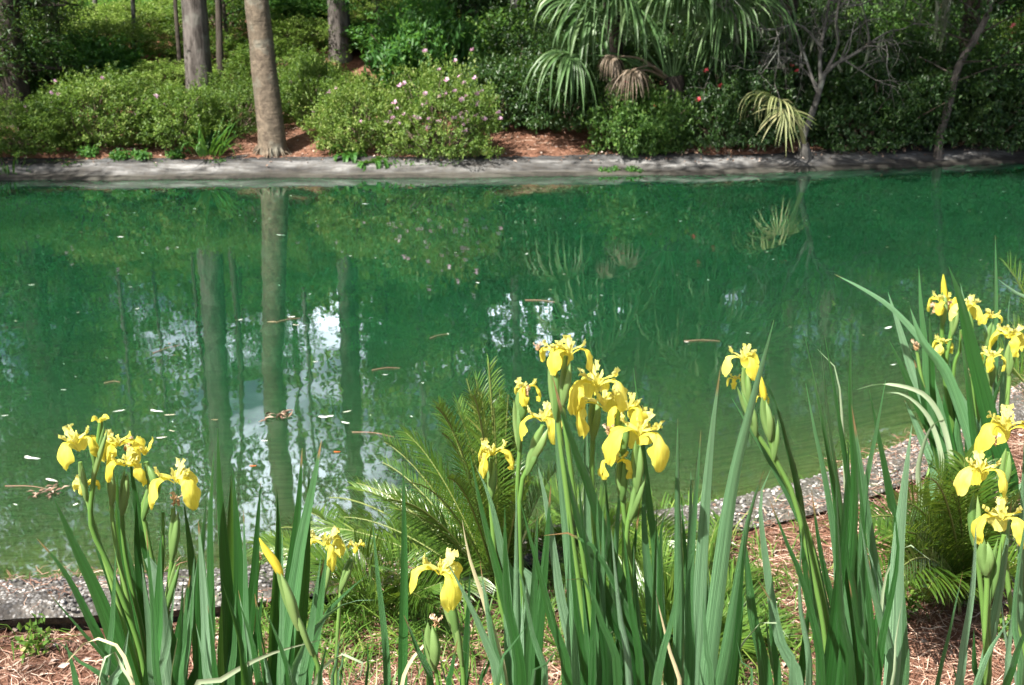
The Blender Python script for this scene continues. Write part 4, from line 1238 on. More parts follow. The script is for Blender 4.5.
def fern_clump(label, px, Y, n, L, seed, mat='fern', lf=0.10, lwid=0.022, npair=24, els=(0.35, 1.0), cat="fern", name="fern", azr=(0, 6.28), droop=0.8, group=None, dz=0.0, loc=None, spec=None, va=(0.62, 0.5)):
    rng = np.random.default_rng(seed)
    t = thing(name, label, cat, at(px, Y, dz) if loc is None else loc, 0, group)
    for i in range(n):
        if spec:
            az, el, l, dr = spec[i]; tw = rng.normal(0, .9)
        else:
            az = azr[0] + (azr[1] - azr[0]) * (i + rng.uniform(0, .8)) / n; el = rng.uniform(*els); l = L * rng.uniform(.75, 1.1); dr = droop; tw = rng.normal(0, .25)
        a, b = frond(rng, l, az, el, dr, npair, lf * rng.uniform(.85, 1.1), lwid, ang=va[0] if spec else 0.9, vee=va[1] if spec else 0.35, tint=rng.uniform(0.3, 0.65), twist=tw)
        f = a.build("frond", M[mat], t); b.build("rib", M['rib'], f)
    return t


fern_clump("low bright fern spreading at the foot of the azalea left of the pink one", 372, 15.5, 13, 0.42, 71)
fern_clump("small fern at the foot of the azaleas, nearest the ringed palm trunk", 350, 15.65, 9, 0.36, 72)


def tuft(label, loc, n, L, w, seed, mat='grass', spread=0.06, el=(0.7, 1.4), droop=0.55, name="grass_tuft", cat="grass tuft", group=None):
    rng = np.random.default_rng(seed)
    az = rng.uniform(0, 6.28, n); e = rng.uniform(el[0], el[1], n)
    d = np.stack([np.cos(az) * np.cos(e), np.sin(az) * np.cos(e), np.sin(e)], -1)
    b = np.stack([np.cos(az), np.sin(az), az * 0], -1) * (rng.uniform(0, 1, n) ** .7 * spread)[:, None]
    mb = MB(); blades(mb, b, d, L * rng.uniform(.5, 1.1, n), w, np.clip(rng.beta(2.2, 3, n), 0, 1), droop + rng.uniform(-.2, .25, n), 6)
    o = mb.build(name, M[mat]); o.location = [float(v) for v in loc]
    return tag(o, label, cat, group)


tuft("strap leaved lily clump in front of the azaleas, left of the ringed palm trunk", at(207, 15.6), 70, 0.62, 0.028, 81, 'fern', 0.22, (0.8, 1.4), 0.5, "lily_clump", "lily clump")
tuft("bright grass clump at the far left end of the far bank", at(8, 15.15), 50, 0.42, 0.018, 82, 'fern', 0.2, (0.8, 1.4), 0.5)
rng = np.random.default_rng(83)
for i, px in enumerate([55, 70, 88, 120, 140, 160, 175, 215, 222, 395, 408, 420, 432, 445, 455, 610, 635]):
    c_ = at(px, 15.35 + 0.25 * rng.uniform())
    s, _, _, _ = bush(400 + i, 0.15, 0.12, 0.12, 60, 6, 0.05, 0.03, stems=2)
    o = s.build("weed_patch", M['fresh']); o.location = [float(v) for v in c_]; o.rotation_euler = (0, 0, i * 1.3)
    tag(o, "low leafy weed at the edge of the far bank below the azaleas", "weed", "low weeds along the far bank")


# cycad clumps by the near rim
def aim(base, px, py, Y):
    v = P(px, py, Y) - base
    return math.atan2(v[1], v[0]), math.asin(v[2] / np.linalg.norm(v)), float(np.linalg.norm(v))


def cycad(label, gx_, gy_, targets, seed, lf=0.11, npair=52, lwid=0.0044, va=(0.62, 0.5)):
    b = G(gx_, gy_, 0.03); rng = np.random.default_rng(seed); sp = []
    for (x, y, Y) in list(targets) + [(x + rng.normal(0, 22), y + abs(rng.normal(0, 28)), Y + rng.normal(0, .12)) for (x, y, Y) in targets[:14]]:
        az, el, l = aim(b, x, y, Y); sp.append((az, min(el + 0.22, 1.5), l * 1.06, 0.38))
    return fern_clump(label, 0, 0, len(sp), 0, seed, 'cycad', lf, lwid, npair, cat="cycad", name="cycad", loc=b, spec=sp, va=va)


cycad("large feathery cycad with upright fronds by the rim, left of the central irises", 500, 600,
      [(452, 395, 3.45), (478, 388, 3.3), (500, 400, 3.5), (425, 420, 3.6), (400, 445, 3.6), (385, 470, 3.7), (360, 492, 3.8), (520, 420, 3.3), (545, 450, 3.4), (470, 430, 3.0), (440, 460, 2.9), (410, 500, 3.0), (560, 480, 3.6), (455, 415, 3.8), (435, 440, 3.3), (490, 440, 3.2), (350, 520, 3.6), (395, 520, 3.2), (530, 500, 3.0), (465, 470, 3.4), (515, 470, 3.7), (335, 500, 3.9), (315, 530, 3.7)], 501)
cycad("low cycad spreading along the rim, left of the large cycad", 385, 610,
      [(262, 545, 3.9), (285, 530, 4.0), (310, 515, 4.0), (340, 510, 4.0), (270, 570, 3.6), (300, 560, 3.5), (370, 515, 4.0), (410, 520, 3.9), (440, 530, 3.7), (330, 590, 3.2), (450, 570, 3.4), (420, 600, 3.1), (350, 550, 3.4), (300, 590, 3.4)], 502, 0.14)
cycad("low sprawling cycad on the straw behind the central iris blades", 690, 640,
      [(600, 545, 3.7), (640, 530, 3.8), (680, 540, 3.8), (720, 550, 3.6), (750, 575, 3.5), (765, 610, 3.3), (590, 590, 3.3), (620, 640, 3.0), (700, 590, 3.3), (740, 650, 3.0), (660, 600, 3.2), (570, 570, 3.5), (720, 520, 3.9), (620, 560, 3.6), (650, 640, 3.0), (780, 640, 3.1), (710, 620, 3.0), (640, 580, 3.2)], 503, 0.14)
cycad("yellow green cycad in the sun at right, low behind the front irises", 965, 600,
      [(905, 500, 3.3), (895, 515, 2.95), (890, 545, 2.9), (900, 575, 2.85), (925, 495, 2.9), (900, 530, 3.2), (915, 475, 3.5), (940, 465, 3.5), (915, 560, 3.0), (965, 470, 3.6), (1000, 480, 3.6), (1040, 490, 3.5), (930, 590, 2.95), (1060, 560, 3.2), (950, 510, 3.1), (1010, 520, 3.3)], 504, 0.15, 34, 0.0085, (0.95, 0.12))
cycad("low yellow green cycad hugging the rim, just right of the large cycad", 600, 560,
      [(540, 490, 3.9), (570, 500, 4.0), (600, 505, 4.0), (640, 515, 3.9), (670, 530, 3.8), (560, 540, 3.6), (630, 560, 3.5), (590, 580, 3.4), (660, 575, 3.5), (530, 540, 3.7), (610, 530, 3.7)], 506, 0.14)
cycad("cycad with upright fronds at the right edge behind the iris flowers", 1085, 500,
      [(1010, 300, 4.6), (1022, 278, 4.6), (1045, 290, 4.6), (1000, 340, 4.5), (1012, 380, 4.4), (1075, 300, 4.6), (1025, 350, 4.5), (1040, 390, 4.4)], 505, 0.15)

# grass and sprouts near the rim
rng = np.random.default_rng(90)
for i, (x, y, n, L) in enumerate([(12, 628, 14, 0.16), (30, 640, 8, 0.12), (300, 600, 60, 0.24), (340, 620, 70, 0.26), (380, 640, 60, 0.22), (430, 655, 60, 0.22), (470, 640, 70, 0.26), (560, 640, 80, 0.26), (600, 600, 60, 0.24),
                                  (640, 560, 70, 0.22), (665, 585, 80, 0.22), (700, 560, 80, 0.24), (725, 600, 90, 0.22), (690, 640, 90, 0.22), (740, 640, 80, 0.20), (600, 670, 80, 0.22), (650, 660, 80, 0.22), (765, 570, 50, 0.18), (800, 585, 30, 0.16), (520, 560, 60, 0.26), (560, 545, 50, 0.24), (490, 560, 60, 0.26),
                                  (440, 600, 60, 0.24), (860, 560, 20, 0.14), (915, 480, 22, 0.18), (880, 500, 16, 0.15), (250, 610, 40, 0.2), (840, 630, 24, 0.14), (275, 640, 50, 0.22), (320, 660, 50, 0.2), (655, 530, 50, 0.22), (690, 525, 50, 0.22), (720, 530, 40, 0.2), (750, 535, 40, 0.2), (780, 520, 30, 0.18), (820, 510, 26, 0.18), (675, 610, 90, 0.26), (710, 660, 90, 0.24), (770, 670, 60, 0.2), (640, 610, 90, 0.26), (580, 570, 60, 0.24), (400, 580, 60, 0.24), (355, 600, 60, 0.24), (860, 470, 20, 0.2), (890, 600, 14, 0.14)]):
    tuft("low tuft of narrow grass on the straw between the rim and the irises", G(x, y, 0.03), int(n * 1.7), L * 1.2, 0.0045, 600 + i, 'grass', 0.13, (0.25, 1.2), 0.75, group="grass tufts on the near bank")
for i, (x, y) in enumerate([(36, 655), (900, 620), (940, 585), (915, 600), (870, 530), (905, 560), (960, 605), (760, 640), (1000, 640)]):
    s, _, _, _ = bush(450 + i, 0.045, 0.04, 0.04, 22, 4, 0.026, 0.015, stems=1)
    o = s.build("seedling", M['grass']); o.location = [float(v) for v in G(x, y, 0.04)]; o.rotation_euler = (0, 0, i * 1.1)
    tag(o, "tiny green seedling sprouting from the pine straw of the near bank", "seedling", "seedlings in the straw")


# ================================================================== FLOATING DEBRIS
m, nt, out = newmat("floating leaf scraps")
oi = nt.nodes.new("ShaderNodeObjectInfo")
principled(nt, out, ramp(nt, attr(nt, "tint"), [(0, (0.28, 0.20, 0.12)), (0.5, (0.55, 0.50, 0.40)), (1, (0.85, 0.85, 0.80))]), 0.6)
M['float'] = m
m, nt, out = newmat("orange leaf"); principled(nt, out, (0.45, 0.09, 0.02), 0.6); M['orange'] = m
rng = np.random.default_rng(95)


def float_mesh(i, t, el=3.2):
    mb = MB(); L = 0.5; n = 9
    a = np.linspace(0, 2 * np.pi, n, endpoint=False)
    r = 1 + 0.25 * rng.normal(0, 1, n)
    V = np.stack([np.cos(a) * r * L, np.sin(a) * r * L / el, 0.07 + 0.12 * np.abs(np.cos(a)) * rng.uniform(0.2, 1)], -1)
    V = np.vstack([V, [[0, 0, 0.03]]])
    F = np.array([(k, (k + 1) % n, n) for k in range(n)])
    mb.add(V, F, t)
    return mb.mesh("floating_leaf", M['float'])


FM = [float_mesh(i, t) for i, t in enumerate([0.0, 0.35, 0.6, 0.8, 1.0, 1.0, 0.9])]
pts_ = []
for i in range(120):
    px = rng.uniform(0, 1024); py = 186 + 250 * rng.uniform() ** 1.7
    if rng.uniform() < 0.35: py = 187 + 35 * rng.uniform(); 
    pts_.append((px, py, rng.uniform(2.5, 5.5) * (1.0 if py > 240 else .8)))
pts_ += [(325, 417, 20), (346, 412, 15), (345, 423, 13), (264, 441, 10), (120, 411, 18), (30, 458, 26), (50, 480, 26), (4, 416, 10), (64, 390, 9), (155, 411, 20), (170, 415, 14), (215, 420, 9), (16, 505, 9), (160, 438, 16), (172, 431, 10), (883, 334, 0), (888, 328, 14), (893, 365, 8), (686, 342, 7), (385, 375, 8), (272, 322, 12), (292, 317, 12), (478, 283, 8), (448, 334, 6), (365, 204, 8), (120, 237, 9), (32, 285, 9), (130, 287, 7), (137, 309, 7), (280, 235, 12), (240, 320, 7), (296, 325, 9), (315, 362, 7), (75, 505, 10)]
for px, py, wpx in pts_:
    wpx = wpx * 0.78
    g = G(px, py, 0.0)
    if wpx < 1 or g[1] > yF(g[0]) - 0.1: continue
    o = obj("floating_leaf", FM[rng.integers(len(FM))])
    s = wpx * g[1] / 1200
    o.location = (float(g[0]), float(g[1]), 0.0); o.scale = (s, s * float(rng.uniform(0.5, 1.2)), 0.02); o.rotation_euler = (0, 0, float(rng.normal(0, 0.5)))
    tag(o, "pale scrap of leaf or petal floating on the green pond", "leaf", "leaf scraps floating on the pond")
for (px, py), lb in (((253, 466), "orange red leaf floating near the reflection of the ringed palm trunk"), ((337, 452), "orange red leaf floating just below the pale petals")):
    g = G(px, py, 0); o = obj("orange_leaf", FM[1].copy()); o.data.materials[0] = M['orange']
    s = 7 * g[1] / 1200; o.location = (float(g[0]), float(g[1]), 0); o.scale = (s, s * 1.6, .02)
    tag(o, lb, "leaf")
for i, (a, b, lb) in enumerate([((352, 432), (394, 437), "pale straw coloured twig floating near the pale petals"), ((5, 486), (55, 491), "long thin twig floating beside the left irises"), ((153, 353), (180, 345), "twig floating in the left half of the pond, above the irises"),
                                ((684, 341), (720, 341), "thin brown twig floating left of the middle right iris flowers"), ((430, 338), (448, 334), "short twig floating in the middle of the pond"), ((104, 383), (120, 382), "tiny twig floating above the left iris flowers"),
                                ((276, 322), (300, 318), "twig floating across the reflection of the ringed palm trunk"), ((525, 300), (555, 302), "thin twig floating above the central iris flowers"), ((372, 370), (400, 368), "thin pale twig floating left of the feathery cycad")]):
    A = G(*a, 0.003); B = G(*b, 0.003); mb = MB()
    q = bez([A, (A + B) / 2 + [0, 0.02, 0.002], B], 7); tube(mb, q - A, np.linspace(0.0022, 0.0009, 7) * (0.5 + A[1] / 9), 5, 0.5)
    o = mb.build("floating_twig", M['straw']); o.location = [float(v) for v in A]
    tag(o, lb, "twig")
# a little cluster of brown florets
c_ = G(281, 416, 0.003); mb = MB()
n = 26; dd = rng.normal(0, 1, (n, 3)) * [1, 1, .3]; leaves(mb, rng.normal(0, .035, (n, 3)) * [1, 1, .05] + [0, 0, .004], dd, rng.normal(0, .3, (n, 3)) + [0, 0, 1], 0.045, 0.011, rng.uniform(0, .7, n))
o = mb.build("floating_florets", M['litter']); o.location = [float(v) for v in c_]; tag(o, "small tangle of brown florets floating left of the pale petals", "debris")
c_ = G(46, 494, 0.003); mb = MB(); leaves(mb, rng.normal(0, .025, (n, 3)) * [1, 1, .05] + [0, 0, .004], dd, rng.normal(0, .3, (n, 3)) + [0, 0, 1], 0.035, 0.01, rng.uniform(0, .7, n))
o = mb.build("floating_florets", M['litter']); o.location = [float(v) for v in c_]; tag(o, "small brown tangle floating left of the left iris flowers", "debris")


# ================================================================== YELLOW FLAG IRISES
class Plant:
    def __init__(s, label, bx, by, group=None):
        s.o = np.array([bx, by, tz(bx, by)])
        s.t = thing("iris_plant", label, "iris", s.o, 0, group)
        s.rng = np.random.default_rng(int(abs(bx * 1000) + by * 7000))

    def leaf(s, pts, wpx, Y, face=None, tint=None, mat='iris', tipdy=0.0, basew=0.75, blunt=False):
        """pts: picture points from the tip down; the blade then runs to the plant's foot"""
        rng = s.rng
        n = len(pts)
        Ys = [Y + tipdy * (1 - i / max(1, n)) for i in range(n)]
        w3 = [P(x, y, yy) for (x, y), yy in zip(pts, Ys)]
        foot = s.o + np.array([rng.normal(0, 0.035), rng.normal(0, 0.03), -0.02])
        last = w3[-1]
        q = foot + (last - foot) * 0.5 + np.array([(last[0] - foot[0]) * 0.12, 0, 0])
        ctrl = [foot, q] + w3[::-1]
        c = bez(ctrl, 34)
        wid = wpx * (1.06 if mat == 'iris' else 1.0) * Y / 1200 / 2
        d = np.concatenate([[0], np.cumsum(np.linalg.norm(np.diff(c, axis=0), axis=1))]); u = d / d[-1]
        prof = np.interp(u, [0, 0.25, 0.6, 0.75, 0.87, 0.95, 1.0], [basew, 0.95, 1.0, 0.86, 0.56, 0.26, 0.02] if not blunt else [basew, 0.95, 1, 1, 0.95, 0.8, 0.35])
        f = rng.normal(0, 28) if face is None else face + rng.normal(0, 16)
        tw = rng.normal(0, 14)
        ang = np.radians(f + tw * (u - 0.5) * 2)
        sd = np.stack([np.cos(ang), np.sin(ang), np.zeros_like(ang)], -1)
        # keep the seen width right when the blade is turned
        wid = wid / max(0.45, abs(math.cos(R(f))))
        nz = vnoise(np.stack([u * 5, u * 0 + s.o[0] * 9 + len(s.t.children), u * 0 + wpx], -1), 7)
        c = c + sd * (nz * wid * 0.18)[:, None] * np.array([1, 1, 0])
        mb = MB(); strip(mb, c - s.o, sd, wid * prof * (1 + 0.09 * nz), rng.uniform(0.15, 0.5) * rng.choice([-1, 1]), rng.uniform(0.05, 0.95) if tint is None else float(np.clip(tint + rng.normal(0, 0.08), 0, 1)))
        return mb.build("leaf", M[mat], s.t)

    def stalk(s, pts, Y, wpx=5.5, sheaths=(), tint=None):
        w3 = [P(x, y, Y) for x, y in pts]
        foot = s.o + np.array([s.rng.normal(0, 0.02), s.rng.normal(0, 0.02), -0.02])
        c = bez([foot, foot + (w3[-1] - foot) * .5] + w3[::-1], 40)
        r = wpx * Y / 1200 / 2
        mb = MB(); tube(mb, c - s.o, np.linspace(r * 1.2, r * 0.85, 40), 8, s.rng.uniform(0, 1) if tint is None else tint)
        st = mb.build("stalk", M['stalk'], s.t)
        for (x0, y0, x1, y1, w) in sheaths:      # from foot to tip of the sheath
            A = P(x0, y0, Y - 0.004); B = P(x1, y1, Y - 0.004)
            for k, sg in ((0, -1), (1, 1)):
                q = bez([A, (A + B) / 2 + np.array([sg * w * Y / 1200 * 0.22, -0.004 * sg, 0]), B + np.array([sg * 0.003, 0, -k * 0.006])], 12)
                u = np.linspace(0, 1, 12); wd = w * 0.8 * Y / 1200 / 2 * np.interp(u, [0, .15, .5, .8, 1], [0.45, 0.85, 1.0, 0.6, 0.03])
                mb = MB(); strip(mb, q - s.o, np.array([1, 0.5 * sg, 0]), wd, 0.9 * -1, s.rng.uniform(0.1, 0.75)); mb.build("sheath", M['sheath'], st)
        return st

    def bud(s, tip, foot, Y, wpx, yellow=1.0):
        A = P(*foot, Y); B = P(*tip, Y); r = wpx * Y / 1200 / 2
        u = np.linspace(0, 1, 14); c = A + (B - A) * u[:, None]
        c[:, 0] += np.sin(u * 7) * r * 0.10
        pr = np.interp(u, [0, .12, .4, .7, .9, 1], [.5, .9, 1, .72, .34, .08])
        mb = MB(); sides = 12; tube(mb, c - s.o, r * pr, sides, 0.25)
        # twist the surface into a furled bud
        V = mb.V[0].reshape(14, sides, 3)
        for i in range(14):
            cc = (c - s.o)[i]
            k = 1 + 0.16 * np.sin(np.arange(sides) * 2 * np.pi / sides * 3 + u[i] * 6)
            V[i] = cc + (V[i] - cc) * k[:, None]
        mb.V[0] = V.reshape(-1, 3)
        return mb.build("bud", M['petal'] if yellow else M['sheath'], s.t)

    def flower(s, px, py, Y, wpx, yaw, op=1.0, kind='fresh', tilt=(0, 0), seed=None, sc=None, only=(0, 1, 2), dy=0.0):
        """px, py is the throat of the flower; wpx its width in the picture"""
        rng = np.random.default_rng(int(px * 13 + py * 7) if seed is None else seed)
        mat = M['petal'] if kind != 'wither' else M['wither']
        k = wpx * Y / 1200 / 0.107
        crump = {'fresh': 0.0050, 'old': 0.0072, 'wither': 0.010}[kind]
        cen = P(px, py, Y + dy)
        mb = MB()
        yaw = R(yaw)

        def petal(mb_, th, prof_r, prof_z, hw, n=18, m=9, curl=0.4, cr=crump, base=0.5, w2=0.0, side_sway=0.0):
            u = np.linspace(0, 1, n); s_ = np.linspace(0, 1, len(prof_r))
            cl = bez(np.stack([np.array(prof_r), np.zeros(len(prof_r)), np.array(prof_z)], -1), n)
            tt = unit(np.gradient(cl, axis=0)); nn = np.stack([-tt[:, 2], tt[:, 0] * 0, tt[:, 0]], -1)
            w = np.interp(u, s_, hw); v = np.linspace(-1, 1, m)
            Pp = cl[:, None, :] + np.array([0, 1.0, 0]) * (w[:, None] * v)[:, :, None] - nn[:, None, :] * (w[:, None] * curl * v ** 2)[:, :, None]
            Pp[:, :, 1] += side_sway * (u ** 2)[:, None]
            ru = np.stack([np.broadcast_to(u[:, None] * 6.5, (n, m)), np.broadcast_to(v[None] * 3.0, (n, m)), np.full((n, m), th * 3 + px)], -1).reshape(-1, 3)
            nz = np.stack([vnoise(ru, 61), vnoise(ru, 62), vnoise(ru, 63)], -1).reshape(n, m, 3)
            edge = (0.35 + 0.65 * np.abs(v) ** 1.5)[None, :, None] * np.minimum(1, u * 3)[:, None, None]
            Pp = Pp + nz * cr * edge
            # notched, wavy end
            c_, s__ = math.cos(th), math.sin(th)
            X = Pp[:, :, 0] * c_ - Pp[:, :, 1] * s__; Yy = Pp[:, :, 0] * s__ + Pp[:, :, 1] * c_
            V = np.stack([X, Yy, Pp[:, :, 2]], -1).reshape(-1, 3) * k
            lw = np.stack([np.broadcast_to(u[:, None], (n, m)), np.broadcast_to(v[None], (n, m)), np.full((n, m), th)], -1).reshape(-1, 3)
            mb_.add(V, grid_faces(n, m), np.clip(base + rng.normal(0, 0.12) + 0.1 * nz[:, :, 0].reshape(-1), 0, 1), lw)

        # style arms (crested, arching over the falls) and the small standards between them
        for i in range(3):
            th = yaw + i * 2 * math.pi / 3
            o1 = min(1, op)
            petal(mb, th + rng.normal(0, .08), [0.001, 0.005, 0.010 + .006 * o1, 0.014 + 0.012 * o1, 0.018 + 0.016 * o1], [0, 0.011, 0.020 - .002 * o1, 0.027 - 0.005 * o1, 0.033 - 0.004 * o1], [0.002, 0.0045, 0.006, 0.0065, 0.0055], 12, 5, 0.5, crump * 0.8, 0.75)
            petal(mb, th + math.pi / 3, [0.001, 0.004, 0.007, 0.011], [0, 0.011, 0.020, 0.027], [0.0015, 0.003, 0.0045, 0.001], 9, 5, 0.3, crump * .6, 0.7)
            for e in (-1, 1):       # the split crest turned up
                petal(mb, th + e * 0.16, [0.013 + 0.012 * o1, 0.018 + 0.014 * o1, 0.020 + 0.013 * o1], [0.024 - .004 * o1, 0.031 - .003 * o1, 0.038 - 0.003 * o1], [0.003, 0.005, 0.004], 7, 5, 0.4, crump, 0.85)
        fl = mb.build("flower", mat, s.t)
        fl.location = [float(v) for v in (cen - s.o)]
        fl.rotation_euler = (R(tilt[0]), R(tilt[1]), 0)
        for i in only:
            th = yaw + i * 2 * math.pi / 3 + rng.normal(0, 0.12)
            j = rng.uniform(0.9, 1.1)
            if kind == 'wither':
                pr = [0.003, 0.010, 0.016, 0.018, 0.016]; pz = [0, 0.008, 0.004, -0.010, -0.026]; hw = [0.003, 0.005, 0.008, 0.008, 0.002]; cu = 1.3
            else:
                cl = [0.003, 0.007, 0.011, 0.016, 0.021, 0.024, 0.022]; cz = [0, 0.016, 0.032, 0.046, 0.058, 0.066, 0.072]
                dr = j
                opr = [0.003, 0.014, 0.028, 0.041, 0.050, 0.053, 0.050]; opz = [0, 0.010, 0.0145, 0.010, -0.005 * dr, -0.024 * dr, -0.043 * dr]
                t_ = min(op, 1)
                pr = [a * (1 - t_) + b * t_ for a, b in zip(cl, opr)]; pz = [a * (1 - t_) + b * t_ for a, b in zip(cz, opz)]
                ww = 1.0 if kind == 'fresh' else 0.62
                hw = [0.003, 0.0050, 0.0085, 0.0165 * ww, 0.0225 * ww, 0.0200 * ww, 0.006]
                cu = rng.uniform(0.25, 0.6) if kind == 'fresh' else rng.uniform(0.6, 1.2)
            pm = MB(); petal(pm, th, pr, pz, hw, 20, 11, cu, crump * 1.2, 0.45, side_sway=rng.normal(0, 0.006))
            pm.build("petal", mat, fl)
        return fl


def ox(px, Y): return (px - 512) / 1200 * Y      # foot of a plant under a picture column (depth nearly Y)


# ---------------------------------------------------------------- left clump
Y1 = 1.95
A = Plant("leftmost iris with a large hanging yellow flower and a half open one standing above it", ox(128, 1.75) , Y1)
A.leaf([(37, 538), (62, 568), (85, 610), (118, 685)], 12, Y1 - .1, 10, 0.25)
A.leaf([(45, 588), (84, 634), (118, 675), (140, 720)], 8, Y1 - .15, 0, 0.3)
A.leaf([(58, 640), (82, 664), (108, 688)], 8, Y1 - .2, 20, 0.5)
A.leaf([(53, 497), (75, 548), (103, 610), (135, 700)], 23, Y1, -12, 0.12)
A.leaf([(96, 545), (118, 600), (140, 700)], 20, Y1 + .05, 15, 0.2)
A.stalk([(101, 420), (97, 450), (93, 485), (91, 525), (107, 562), (121, 595), (140, 650), (150, 705)], Y1, 6, [(93, 480, 106, 425, 8), (96, 470, 88, 432, 7)], 0.25)
A.stalk([(80, 462), (83, 480), (90, 510), (100, 545)], Y1 + .01, 5, [(86, 500, 80, 462, 9)])
A.flower(76, 443, Y1, 50, -115, 1.0, tilt=(6, -8), seed=11)
A.flower(101, 424, Y1, 26, -60, 0.35, seed=12)
A.flower(85, 487, Y1 + .03, 36, 30, 0.75, 'old', seed=13)
B = Plant("iris with a cluster of crowded yellow flowers in the middle of the left clump", ox(150, 1.75), Y1 + .05)
B.stalk([(112, 468), (111, 500), (116, 545), (128, 600), (150, 700)], Y1 + .04, 5.5, [(112, 505, 110, 466, 10)])
B.stalk([(125, 475), (122, 510), (126, 560), (140, 620), (158, 700)], Y1 + .06, 5.5, [(122, 515, 126, 470, 11)])
B.flower(117, 446, Y1 + .07, 46, 20, 1.0, 'old', seed=14)
B.flower(127, 465, Y1, 46, -35, 1.0, 'old', tilt=(12, 4), seed=15)
B.flower(128, 446, Y1 + .1, 24, 80, 1.0, 'wither', seed=16)
B.leaf([(115, 500), (127, 560), (145, 640), (160, 710)], 16, Y1 + .1, 25, 0.3)
B.leaf([(137, 500), (139, 560), (150, 640), (166, 710)], 15, Y1 + .08, -20, 0.15)
B.leaf([(146, 558), (153, 570), (160, 620), (166, 690)], 16, Y1 - .05, 5, 0.95, 'iris', blunt=True)
B.leaf([(118, 470), (120, 540), (135, 640), (150, 720)], 12, Y1 + .15, 40, 0.2)
B.leaf([(97, 690), (103, 662), (112, 650), (122, 668), (140, 700)], 8, Y1 - .25, 0, 0.9, 'paleleaf')
Cc = Plant("iris with a ragged pointed flower and one wide drooping flower, right in the left clump", ox(172, 1.75), Y1)
Cc.stalk([(146, 462), (150, 483), (143, 508), (148, 540), (158, 600), (165, 700)], Y1, 6, [(158, 492, 146, 462, 13), (143, 520, 152, 480, 9)])
Cc.flower(145, 455, Y1, 34, 15, 0.12, 'fresh', seed=17)
Cc.stalk([(173, 508), (174, 530), (172, 560), (167, 610), (168, 700)], Y1 - .03, 6, [(172, 560, 176, 507, 12), (163, 620, 178, 560, 10)])
Cc.stalk([(163, 512), (163, 560), (160, 600), (162, 640)], Y1 + .02, 4)
Cc.flower(176, 482, Y1 - .03, 60, 205, 1.0, tilt=(4, 0), seed=18)
Cc.flower(176, 500, Y1 - .03, 22, 10, 1.0, 'wither', seed=19)
Cc.leaf([(197, 562), (190, 610), (181, 690)], 7, Y1 - .15, 0, 0.9)
Cc.leaf([(184, 500), (190, 545), (197, 620), (205, 710)], 13, Y1, 30, 0.3)
Cc.leaf([(130, 455), (140, 520), (160, 600), (176, 700)], 16, Y1 + .12, 10, 0.15)
Dd = Plant("flowerless iris fan with tall dark blades right of the left flowers", ox(226, 1.75), 1.85)
Dd.leaf([(219, 428), (221, 500), (228, 600), (234, 700)], 15, 1.85, 5, 0.15)
Dd.leaf([(213, 452), (210, 520), (211, 600), (214, 700)], 13, 1.83, -25, 0.3)
Dd.leaf([(233, 470), (238, 560), (240, 700)], 14, 1.8, 30, 0.2)
Dd.leaf([(243, 510), (246, 590), (250, 700)], 13, 1.78, -10, 0.4)
Dd.leaf([(232, 475), (230, 560), (226, 700)], 12, 1.9, 45, 0.1)
Dd.leaf([(206, 500), (200, 590), (203, 700)], 12, 1.9, 20, 0.25)
Dd.leaf([(239, 600), (252, 640), (262, 700)], 13, 1.65, 0, 0.3)
Dd.leaf([(262, 480), (255, 560), (246, 700)], 12, 1.95, 0, 0.12)
Dd.leaf([(222, 580), (240, 640), (247, 700)], 12, 1.62, 20, 0.2)
E = Plant("iris fan with one tall bright blade and a long pale blade arching low rightward", ox(285, 1.75), 1.8)
E.leaf([(321, 440), (312, 490), (298, 570), (285, 700)], 20, 1.8, 8, 0.6)
E.leaf([(303, 448), (298, 520), (288, 600), (278, 700)], 15, 1.85, -20, 0.2)
E.leaf([(276, 490), (278, 560), (274, 700)], 14, 1.88, 30, 0.15)
E.leaf([(266, 610), (282, 650), (292, 700)], 12, 1.6, 0, 0.25)
E.leaf([(376, 600), (350, 602), (325, 617), (303, 650), (292, 700)], 13, 1.7, 15, 0.8)
E.leaf([(330, 638), (300, 645), (262, 657), (220, 680), (190, 705)], 9, 1.62, 10, 0.97, 'paleleaf')
E.leaf([(366, 575), (340, 598), (318, 628), (300, 700)], 10, 1.72, 0, 0.4)
E.leaf([(310, 470), (306, 540), (300, 620), (294, 700)], 12, 1.92, 35, 0.1)
F_ = Plant("iris with a tilted pointed yellow bud, in front of two small flowers", ox(315, 1.75), 1.6)
F_.bud((259, 538), (282, 576), 1.6, 9.5)
F_.stalk([(283, 578), (292, 606), (300, 628), (312, 650), (322, 700)], 1.6, 6, [(299, 630, 278, 568, 14), (312, 655, 290, 600, 9)], 0.3)
F_.leaf([(328, 640), (322, 665), (320, 700)], 14, 1.55, 10, 0.5)
F_.leaf([(341, 625), (337, 660), (332, 705)], 8, 1.6, 10, 0.6)
F_.leaf([(345, 650), (340, 690), (338, 720)], 8, 1.65, 0, 0.5)
Ff = Plant("iris with two small drooping yellow flowers low against the cycad fronds", ox(330, 1.9), 2.05)
Ff.stalk([(328, 558), (325, 580), (319, 610), (318, 700)], 2.05, 5, [(322, 600, 329, 556, 10)])
Ff.stalk([(352, 560), (345, 575), (340, 600), (336, 700)], 2.1, 5, [(340, 592, 352, 556, 9)])
Ff.flower(326, 545, 2.05, 50, 170, 1.0, 'old', seed=21)
Ff.flower(356, 548, 2.1, 24, 40, 0.7, 'old', seed=22)
Ff.flower(259, 556, 2.2, 18, 0, 1.0, 'wither', seed=23)
Ff.stalk([(259, 562), (256, 600), (262, 700)], 2.2, 5)
Gg = Plant("slender iris blades standing apart between the bud and the low central flower", ox(396, 1.75), 1.75)
